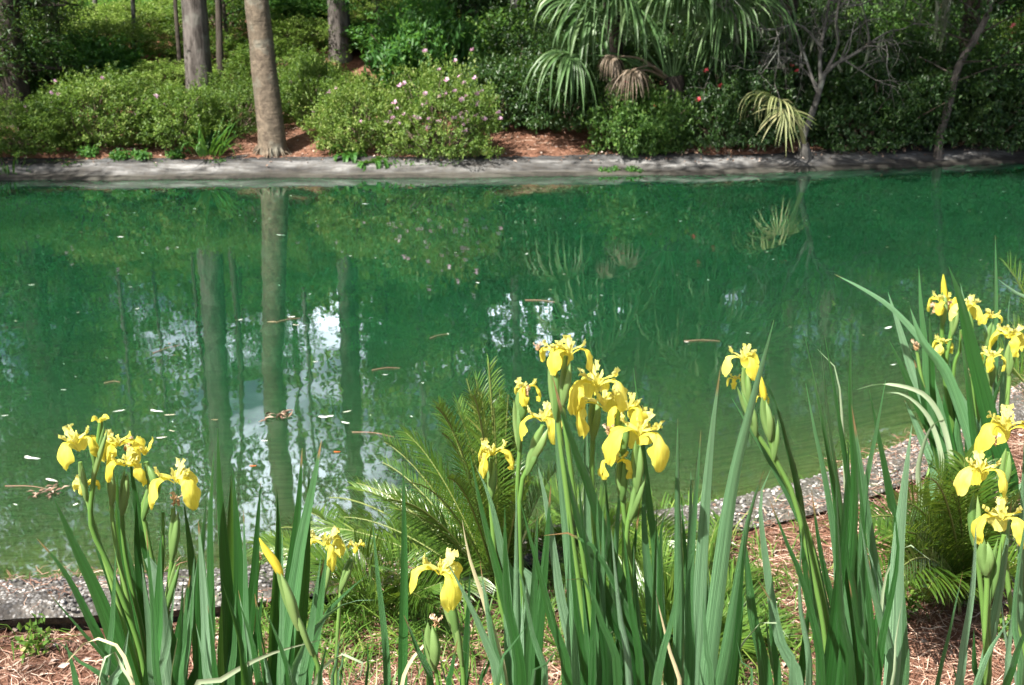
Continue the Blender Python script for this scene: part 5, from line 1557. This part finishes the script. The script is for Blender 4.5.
Gg.leaf([(402, 462), (404, 560), (403, 700)], 11, 1.75, 10, 0.45)
Gg.leaf([(372, 518), (377, 570), (385, 640), (388, 700)], 9, 1.8, 10, 0.55)
Gg.leaf([(404, 615), (418, 650), (432, 700)], 12, 1.55, 25, 0.35)
Gg.leaf([(422, 625), (426, 660), (428, 700)], 8, 1.6, 10, 0.4)
Gg.leaf([(345, 632), (342, 665), (340, 700)], 6, 1.6, 0, 0.7)
Gg.leaf([(367, 640), (368, 670), (367, 700)], 8, 1.7, 0, 0.3)
Gg.leaf([(377, 655), (377, 680), (376, 710)], 6, 1.6, 0, 0.9, 'dryleaf')
Hh = Plant("iris with a single low flower and a withered one under it, at bottom centre left", ox(452, 1.6), 1.6)
Hh.stalk([(448, 585), (452, 610), (458, 645), (464, 700)], 1.6, 6, [(458, 640, 442, 582, 14), (462, 665, 450, 600, 9)], 0.4)
Hh.flower(441, 574, 1.6, 66, -175, 1.0, tilt=(5, 8), seed=24)
Hh.flower(436, 622, 1.58, 22, 10, 1.0, 'wither', seed=25)
Hh.stalk([(436, 628), (430, 655), (440, 700)], 1.58, 5, [(434, 670, 430, 622, 17)], 0.3)
Hh.leaf([(458, 640), (452, 670), (450, 705)], 18, 1.5, 0, 0.15)
Hh.leaf([(489, 655), (480, 700)], 12, 1.5, 0, 0.4)
Hh.flower(496, 690, 1.5, 24, 100, 0.3, 'fresh', seed=26)
Hh.stalk([(496, 695), (492, 740)], 1.5, 6)

# ---------------------------------------------------------------- central clump
I1 = Plant("central iris holding the topmost pair of yellow flowers over thick dark blades", ox(590, 1.4), 1.5)
I1.stalk([(553, 358), (555, 386), (560, 438), (570, 520), (590, 700)], 1.5, 7, [(556, 420, 552, 352, 11)], 0.5)
I1.stalk([(566, 356), (563, 380), (563, 410), (572, 480), (598, 700)], 1.48, 6, [(563, 405, 568, 356, 11)], 0.3)
I1.flower(553, 352, 1.5, 34, 150, 1.0, 'old', seed=31)
I1.flower(538, 347, 1.5, 14, 60, 1.0, 'wither', seed=131)
I1.flower(570, 354, 1.48, 50, -20, 1.0, 'fresh', seed=32)
I1.leaf([(551, 376), (560, 410), (578, 460), (600, 520), (645, 700)], 17, 1.45, 10, 0.08)
I1.leaf([(556, 395), (559, 450), (568, 540), (580, 700)], 17, 1.52, -15, 0.75)
I1.leaf([(561, 440), (578, 520), (610, 610), (640, 700)], 18, 1.42, -10, 0.05)
I1.leaf([(540, 536), (560, 532), (588, 542), (610, 575), (640, 640), (655, 700)], 12, 1.4, 20, 0.45)
I1.leaf([(560, 580), (570, 573), (585, 582), (600, 620), (618, 700)], 15, 1.35, 10, 0.3)
I2 = Plant("central iris with a faded bloom and two yellow flowers on stalks leaning left", ox(530, 1.45), 1.6)
I2.stalk([(523, 395), (522, 420), (519, 460), (518, 520), (530, 700)], 1.6, 5.5, [(521, 420, 524, 385, 14), (519, 450, 516, 400, 9)], 0.4)
I2.flower(525, 390, 1.6, 34, 10, 1.0, 'old', seed=33)
I2.flower(526, 392, 1.59, 18, 70, 1.0, 'wither', seed=34)
I2.stalk([(543, 425), (534, 448), (528, 470), (520, 495), (522, 600), (532, 700)], 1.57, 6, [(531, 462, 546, 424, 14), (527, 475, 538, 440, 10)], 0.3)
I2.flower(543, 421, 1.57, 50, 190, 1.0, 'fresh', seed=35)
I2.stalk([(491, 458), (490, 480), (492, 520), (500, 600), (520, 700)], 1.65, 6, [(491, 500, 493, 456, 10)], 0.5)
I2.flower(492, 455, 1.65, 46, 10, 1.0, 'old', seed=36)
I2.flower(485, 460, 1.64, 14, 80, 1.0, 'wither', seed=37)
I2.leaf([(469, 452), (484, 520), (505, 600), (528, 700)], 17, 1.55, -20, 0.35)
I2.leaf([(475, 466), (490, 500), (503, 560), (512, 600)], 14, 1.62, 15, 0.8)
I2.leaf([(534, 455), (545, 500), (560, 590), (575, 700)], 14, 1.62, 5, 0.8)
I2.leaf([(521, 500), (533, 545), (552, 620), (568, 700)], 14, 1.4, -10, 0.2)
I2.leaf([(505, 505), (507, 600), (520, 700)], 18, 1.42, 15, 0.15)
I2.leaf([(514, 560), (520, 575), (533, 640), (545, 700)], 12, 1.35, 20, 0.55)
I2.leaf([(527, 625), (512, 645), (498, 700)], 10, 1.3, 0, 0.65)
I2.leaf([(447, 560), (468, 600), (485, 640), (500, 700)], 15, 1.5, 5, 0.7)
I2.leaf([(520, 568), (529, 570), (531, 640), (540, 700)], 18, 1.6, 8, 0.95, blunt=True)
I3 = Plant("central iris with the widest open flower, its petals spread to both sides", ox(600, 1.45), 1.55)
I3.stalk([(594, 400), (593, 430), (592, 480), (596, 560), (606, 700)], 1.55, 6, [(593, 440, 596, 392, 12)], 0.35)
I3.flower(597, 386, 1.55, 68, 215, 1.0, 'fresh', seed=38)
I3.flower(604, 406, 1.53, 66, 195, 1.0, 'fresh', tilt=(0, -12), seed=39, only=(0, 2))
I3.leaf([(588, 390), (587, 450), (590, 560), (600, 700)], 13, 1.6, 10, 0.85)
I3.leaf([(605, 470), (610, 540), (618, 620), (622, 700)], 14, 1.5, -20, 0.1)
I3.leaf([(633, 368), (640, 430), (648, 500), (655, 600)], 10, 1.62, 10, 0.5)
I3.leaf([(578, 470), (585, 540), (598, 610), (607, 700)], 12, 1.4, 30, 0.1)
I3.leaf([(560, 645), (548, 662), (530, 705)], 17, 1.28, 8, 0.5)
I4 = Plant("central iris with three flowers at the cluster's right, one hanging like a tongue", ox(648, 1.45), 1.5)
I4.stalk([(637, 445), (637, 490), (628, 520), (626, 600), (640, 700)], 1.5, 6, [(637, 492, 638, 440, 12), (630, 520, 644, 470, 10)], 0.4)
I4.stalk([(622, 462), (622, 490), (626, 530), (636, 600), (650, 700)], 1.52, 6, [(622, 500, 622, 455, 12)])
I4.stalk([(619, 415), (621, 450), (624, 480)], 1.53, 5, [(622, 460, 622, 405, 14)], 0.3)
I4.flower(628, 410, 1.53, 46, 70, 1.0, 'fresh', seed=40)
I4.flower(640, 435, 1.5, 72, 190, 1.0, 'fresh', tilt=(4, 6), seed=41)
I4.flower(616, 462, 1.51, 40, 215, 1.0, 'old', seed=42, only=(0, 1))
I4.flower(608, 430, 1.5, 18, 10, 1.0, 'wither', seed=43)
I4.leaf([(646, 455), (644, 520), (650, 600), (656, 700)], 15, 1.52, 5, 0.6)
I4.leaf([(665, 508), (660, 540), (662, 620), (668, 700)], 14, 1.45, 10, 0.15)
I4.leaf([(682, 565), (672, 620), (655, 700)], 16, 1.35, 0, 0.5)
I4.leaf([(622, 520), (630, 600), (642, 700)], 13, 1.38, -30, 0.2)
J = Plant("tall pale green iris fan without flowers, right of the central flower cluster", ox(700, 1.45), 1.55)
J.leaf([(678, 418), (677, 500), (678, 600), (676, 700)], 14, 1.55, 5, 0.7)
J.leaf([(722, 366), (712, 440), (703, 540), (694, 700)], 17, 1.55, 8, 0.75)
J.leaf([(773, 320), (752, 400), (733, 480), (720, 570), (706, 700)], 20, 1.5, -5, 0.9)
J.leaf([(764, 470), (748, 520), (735, 600), (718, 700)], 20, 1.45, 15, 0.7)
J.leaf([(700, 430), (694, 520), (690, 600), (688, 700)], 13, 1.5, 25, 0.5)
J.leaf([(745, 530), (740, 600), (728, 700)], 12, 1.4, 0, 0.25)
J.leaf([(664, 600), (668, 650), (672, 705)], 8, 1.5, 10, 0.4)
J.leaf([(736, 640), (742, 665), (752, 705)], 9, 1.3, 0, 0.6)
J.leaf([(757, 580), (770, 600), (782, 640), (790, 700)], 13, 1.35, 0, 0.85)
J.leaf([(690, 470), (689, 560), (684, 700)], 12, 1.6, -25, 0.85)
K_ = Plant("iris with a small round flower and slim yellow bud, standing alone over the water", ox(800, 1.5), 1.65)
K_.stalk([(744, 368), (747, 395), (752, 425), (768, 450), (790, 490), (815, 560), (830, 700)], 1.65, 6, [(748, 408, 745, 366, 9), (756, 436, 748, 395, 9), (752, 425, 739, 386, 7)], 0.6)
K_.stalk([(764, 400), (768, 430), (776, 460), (800, 520), (826, 700)], 1.63, 6, [(770, 440, 764, 396, 11), (774, 460, 776, 415, 8)], 0.5)
K_.flower(743, 360, 1.65, 44, -55, 1.0, 'fresh', seed=51)
K_.flower(735, 380, 1.66, 18, 20, 1.0, 'old', seed=52)
K_.bud((761, 376), (764, 400), 1.63, 7)
K_.flower(763, 398, 1.64, 15, 20, 1.0, 'old', seed=53)
K_.leaf([(766, 382), (778, 410), (788, 450), (798, 490), (806, 560), (822, 700)], 14, 1.7, 10, 0.3)
K_.leaf([(731, 398), (750, 430), (775, 470), (805, 530), (822, 600), (840, 700)], 11, 1.68, 0, 0.5)
K_.leaf([(770, 470), (760, 500), (766, 560), (780, 640), (800, 705)], 13, 1.6, 20, 0.7)
K_.leaf([(768, 498), (785, 540), (808, 600), (820, 705)], 12, 1.42, -15, 0.2)
K_.leaf([(802, 530), (800, 600), (808, 700)], 13, 1.55, 10, 0.9)
K_.leaf([(800, 500), (806, 540), (814, 600), (820, 700)], 10, 1.5, 20, 0.4)
L_ = Plant("tall flowerless iris fan with crowded dark blades right of the lone flower", ox(858, 1.5), 1.6)
L_.leaf([(804, 332), (814, 380), (826, 440), (840, 540), (855, 700)], 10, 1.62, 10, 0.3)
L_.leaf([(820, 345), (828, 420), (842, 520), (862, 700)], 12, 1.6, 15, 0.2)
L_.leaf([(825, 335), (836, 400), (848, 480), (860, 600), (868, 700)], 9, 1.65, 0, 0.35)
L_.leaf([(851, 330), (850, 400), (854, 480), (850, 560), (838, 700)], 11, 1.6, 8, 0.15)
L_.leaf([(806, 383), (815, 430), (826, 480), (838, 560), (848, 700)], 11, 1.58, 20, 0.65)
L_.leaf([(870, 388), (878, 430), (890, 500), (894, 560)], 13, 1.66, 10, 0.25)
L_.leaf([(885, 380), (876, 430), (864, 500), (862, 600), (868, 700)], 11, 1.55, 10, 0.6)
L_.leaf([(853, 420), (860, 480), (866, 560), (872, 700)], 9, 1.52, 0, 0.4)
L_.leaf([(860, 520), (870, 580), (885, 640), (888, 700)], 17, 1.48, 10, 0.75)
L_.leaf([(848, 440), (845, 520), (838, 600), (826, 700)], 18, 1.5, -10, 0.1)
L_.leaf([(836, 470), (838, 540), (842, 620), (850, 700)], 13, 1.45, 25, 0.2)
L_.leaf([(850, 580), (858, 630), (870, 700)], 14, 1.38, 10, 0.1)
L_.leaf([(812, 490), (822, 560), (836, 620), (845, 700)], 12, 1.55, 0, 0.2)
L_.leaf([(817, 349), (826, 354), (834, 366), (839, 385), (842, 420), (845, 480), (848, 560)], 6, 1.7, 20, 0.98, 'paleleaf')
N_ = Plant("iris fan of broad pale sunlit blades at lower right, left of the bare straw", ox(893, 1.5), 1.5)
N_.leaf([(911, 425), (904, 480), (896, 560), (890, 700)], 19, 1.5, 5, 0.92)
N_.leaf([(902, 560), (904, 630), (902, 700)], 14, 1.5, 15, 0.6)
N_.leaf([(894, 500), (898, 560), (882, 640), (874, 700)], 11, 1.45, -10, 0.3)
N_.leaf([(852, 405), (862, 470), (872, 540), (884, 620), (890, 700)], 14, 1.58, 5, 0.7)
N_.leaf([(858, 640), (868, 665), (876, 705)], 10, 1.35, 20, 0.15)
N_.leaf([(865, 540), (880, 590), (890, 650), (893, 700)], 10, 1.55, 10, 0.85)

# ---------------------------------------------------------------- right, farther
YR = 3.9
Q = Plant("iris with small crowded flowers and an upright orange yellow bud in the back right clump", ox(958, 3.80), YR)
Q.stalk([(944, 300), (942, 330), (945, 380), (952, 450)], YR, 5, [(943, 325, 944, 290, 8)])
Q.stalk([(955, 310), (950, 340), (946, 370), (952, 440)], YR, 5, [(952, 335, 957, 306, 7)])
Q.stalk([(941, 345), (945, 380), (950, 420)], YR + .02, 4)
Q.stalk([(961, 330), (960, 350), (955, 362), (950, 400)], YR, 4)
Q.bud((943, 274), (945, 302), YR, 6)
Q.flower(941, 302, YR, 30, 10, 1.0, 'old', seed=61)
Q.flower(946, 306, YR, 18, 60, 1.0, 'wither', seed=62)
Q.flower(935, 309, YR, 18, 90, 1.0, 'wither', seed=63)
Q.bud((955, 297), (953, 313), YR, 8)
Q.flower(942, 344, YR, 26, 0, 1.0, 'old', seed=64)
Q.flower(916, 346, YR + .1, 18, 0, 1.0, 'wither', seed=65)
Q.stalk([(917, 352), (922, 380), (935, 440)], YR + .1, 4)
Q.leaf([(834, 274), (865, 290), (893, 309), (925, 345), (955, 390), (985, 450)], 8, YR - .1, 10, 0.9)
Q.leaf([(888, 292), (900, 330), (912, 370), (930, 420), (950, 470)], 9, YR, 0, 0.85)
Q.leaf([(919, 266), (921, 310), (925, 350), (928, 400), (940, 460)], 6, YR + .1, 10, 0.6)
Q.leaf([(910, 308), (922, 340), (945, 370), (965, 420), (975, 470)], 10, YR - .15, 0, 0.7)
Q.leaf([(889, 340), (903, 370), (915, 400), (935, 450)], 8, YR - .1, 10, 0.1)
Q.leaf([(929, 310), (931, 350), (934, 400), (942, 460)], 8, YR + .05, 20, 0.2)
Q.leaf([(899, 335), (915, 375), (925, 410), (938, 470)], 8, YR, 10, 0.75)
Q.leaf([(855, 390), (880, 384), (910, 388), (930, 400), (945, 430), (952, 480)], 6, YR - .2, 0, 0.98, 'paleleaf')
Q.leaf([(884, 393), (898, 393), (915, 402), (932, 425), (942, 470)], 5, YR - .2, 0, 0.98, 'paleleaf')
Q.leaf([(951, 418), (935, 423), (925, 440), (918, 470), (922, 500), (930, 540)], 7, YR - .2, 10, 0.6, 'paleleaf')
Q.leaf([(950, 360), (955, 420), (958, 480)], 8, YR, 10, 0.25)
Q.leaf([(935, 380), (945, 430), (952, 490)], 9, YR - .1, 20, 0.8)
S_ = Plant("back right iris with a level spray of small yellow flowers crossed by a dark blade", ox(985, 3.70), 3.75)
S_.stalk([(968, 312), (970, 350), (975, 400), (985, 470)], 3.80, 4.5, [(970, 340, 968, 308, 8)])
S_.stalk([(992, 325), (986, 350), (980, 390), (985, 470)], 3.80, 4.5, [(988, 348, 993, 322, 9)])
S_.stalk([(1010, 345), (1009, 380), (1004, 430), (995, 480)], 3.70, 5, [(1009, 375, 1011, 340, 9)])
S_.stalk([(992, 360), (990, 400), (990, 470)], 3.70, 4.5, [(991, 385, 992, 356, 9)])
S_.flower(968, 308, 3.80, 36, 175, 1.0, 'old', seed=66)
S_.flower(991, 318, 2.58, 26, -20, 0.8, 'old', seed=67)
S_.flower(1010, 338, 3.70, 40, 20, 1.0, 'old', seed=68)
S_.flower(1004, 330, 3.75, 16, 20, 1.0, 'old', seed=69)
S_.flower(991, 358, 3.70, 32, 5, 1.0, 'old', seed=70)
S_.flower(972, 373, 3.80, 12, 5, 1.0, 'wither', seed=71)
S_.leaf([(948, 267), (960, 300), (972, 350), (990, 420), (1010, 490)], 16, 3.60, 10, 0.1)
S_.leaf([(961, 283), (968, 320), (975, 360), (982, 420), (990, 480)], 7, 3.85, 10, 0.8)
S_.leaf([(995, 235), (996, 290), (995, 350), (992, 420), (990, 480)], 7, 3.80, 0, 0.55)
S_.leaf([(999, 280), (1015, 292), (1035, 305), (1060, 350), (1070, 420)], 9, 3.70, 5, 0.9)
S_.leaf([(1010, 297), (1007, 330), (1003, 380), (998, 450)], 7, 3.90, 10, 0.85)
S_.leaf([(980, 312), (990, 345), (990, 400), (988, 470)], 8, 3.80, 10, 0.9)
S_.leaf([(960, 330), (968, 380), (975, 440), (985, 490)], 10, 3.70, 0, 0.3)
S_.leaf([(1003, 370), (990, 420), (985, 480)], 11, 3.65, 0, 0.15)
S_.leaf([(980, 400), (985, 440), (988, 500)], 12, 3.60, 0, 0.2)
Q2 = Plant("flowerless iris fan with blades in mixed light between the back right flowers and the rim", ox(935, 3.80), 3.80)
for k_, (tx, ty, bx) in enumerate([(905, 400, 935), (925, 385, 945), (943, 395, 950), (958, 400, 958), (970, 390, 965), (985, 405, 975), (915, 360, 940)]):
    Q2.leaf([(tx, ty), (tx * .5 + bx * .5, ty * .5 + 235), (bx, 475)], 9 + k_ % 4, 3.75 + .03 * (k_ % 5), None, None)

# ---------------------------------------------------------------- right, front
YF_ = 1.8
U1 = Plant("front right iris with two large flowers on one side and a third just below them", ox(990, 1.6), YF_)
U1.stalk([(974, 498), (973, 530), (980, 580), (985, 640), (985, 700)], YF_, 6, [(974, 545, 976, 492, 11)], 0.5)
U1.stalk([(1004, 535), (996, 570), (988, 610), (983, 700)], YF_ - .02, 6, [(986, 612, 1000, 538, 10)], 0.5)
U1.stalk([(985, 545), (987, 580), (985, 620), (980, 700)], YF_ - .03, 7, [(986, 575, 986, 538, 15)], 0.6)
U1.flower(981, 472, YF_, 56, 200, 1.0, 'fresh', seed=81)
U1.flower(1002, 520, YF_ - .02, 60, 190, 1.0, 'fresh', tilt=(0, -6), seed=82)
U1.leaf([(977, 520), (973, 590), (965, 640), (955, 700)], 14, YF_ - .1, 5, 0.85)
U1.leaf([(1012, 500), (1003, 570), (990, 640), (975, 700)], 15, YF_, 10, 0.8)
U1.leaf([(963, 572), (950, 630), (934, 700)], 7, YF_ - .15, 5, 0.6)
U1.leaf([(1012, 617), (990, 650), (972, 700)], 15, YF_ - .2, 10, 0.9)
U1.leaf([(1045, 600), (1020, 645), (1000, 700)], 20, YF_ - .3, 0, 0.2)
U2 = Plant("iris at the right edge with a wide sunlit flower over a shrivelled pink one", ox(1030, 1.6), YF_ + .1)
U2.stalk([(1007, 452), (1004, 480), (1002, 520), (1010, 600), (1025, 700)], YF_ + .05, 6, [(1002, 492, 1008, 448, 11)], 0.5)
U2.flower(1007, 430, YF_ + .05, 66, 195, 1.0, 'fresh', seed=83)
U2.flower(994, 440, YF_ + .04, 22, 20, 1.0, 'wither', seed=84)
U2.leaf([(1030, 495), (1020, 560), (1015, 620), (1016, 700)], 10, YF_ - .1, 10, 0.6)
U2.leaf([(1040, 400), (1035, 480), (1030, 600), (1030, 700)], 16, YF_ + .1, 10, 0.5)


# lower, shorter blades that fill each clump
for pl, xs_, Yp, top in ((A, (40, 160), 1.85, 590), (B, (100, 190), 1.9, 560), (Cc, (140, 210), 1.85, 560), (Dd, (195, 265), 1.8, 560), (E, (235, 330), 1.75, 570), (Hh, (420, 500), 1.6, 610),
                         (I1, (540, 640), 1.5, 520), (I2, (470, 570), 1.55, 520), (I3, (560, 640), 1.5, 540), (I4, (610, 680), 1.5, 540), (J, (660, 770), 1.5, 540), (K_, (740, 830), 1.6, 560),
                         (L_, (800, 900), 1.6, 500), (N_, (850, 925), 1.5, 560), (U1, (940, 1010), 1.75, 590), (U2, (990, 1060), 1.8, 560)):
    r = np.random.default_rng(int(xs_[0]))
    for _ in range(9 if pl in (I1, I2, I3, I4, J, Cc, Dd, E) else 5 if pl in (Hh, A, B, K_) else 2):
        tx = r.uniform(*xs_); ty = top + r.uniform(-50, 80); mid_ = (xs_[0] + xs_[1]) / 2
        bx = mid_ + (tx - mid_) * 0.45
        pl.leaf([(tx, ty), (tx * .55 + bx * .45, ty + (700 - ty) * .5), (bx, 705)], r.uniform(9, 17), Yp + r.uniform(-.12, .15), None, None)
# dry and bent blades low in the clumps
for pl, pts, w, Yp, mt in ((I2, [(560, 505), (535, 520), (520, 545), (515, 600), (520, 690)], 8, 1.7, 'dryleaf'), (I3, [(640, 660), (625, 630), (600, 640), (590, 700)], 9, 1.45, 'paleleaf'), (J, [(790, 640), (770, 620), (745, 640), (725, 700)], 10, 1.5, 'paleleaf'),
                           (L_, [(930, 560), (905, 545), (885, 580), (872, 700)], 7, 1.55, 'paleleaf'), (B, [(60, 670), (90, 640), (120, 650), (140, 710)], 7, 1.7, 'dryleaf'), (E, [(345, 690), (365, 668), (340, 655), (310, 705)], 8, 1.6, 'paleleaf'), (Gg, [(470, 655), (440, 640), (415, 655), (400, 710)], 7, 1.7, 'dryleaf')):
    pl.leaf(pts, w, Yp, 10, 0.8, mt)

# torn or nicked and yellowing blades among the green ones
for pl, pts, w, Yp, mt in ((J, [(655, 590), (662, 620), (672, 660), (680, 705)], 9, 1.42, 'dryleaf'), (L_, [(903, 600), (896, 640), (888, 705)], 8, 1.42, 'paleleaf'), (Cc, [(186, 585), (182, 620), (176, 705)], 8, 1.8, 'dryleaf'),
                           (U1, [(1018, 560), (1014, 600), (1008, 650), (1000, 705)], 12, 1.7, 'iris'), (U2, [(1024, 430), (1022, 520), (1020, 600), (1020, 705)], 12, 1.9, 'iris'), (I2, [(462, 520), (470, 560), (490, 620), (508, 705)], 9, 1.6, 'dryleaf')):
    pl.leaf(pts, w, Yp, 10, 0.8, mt)
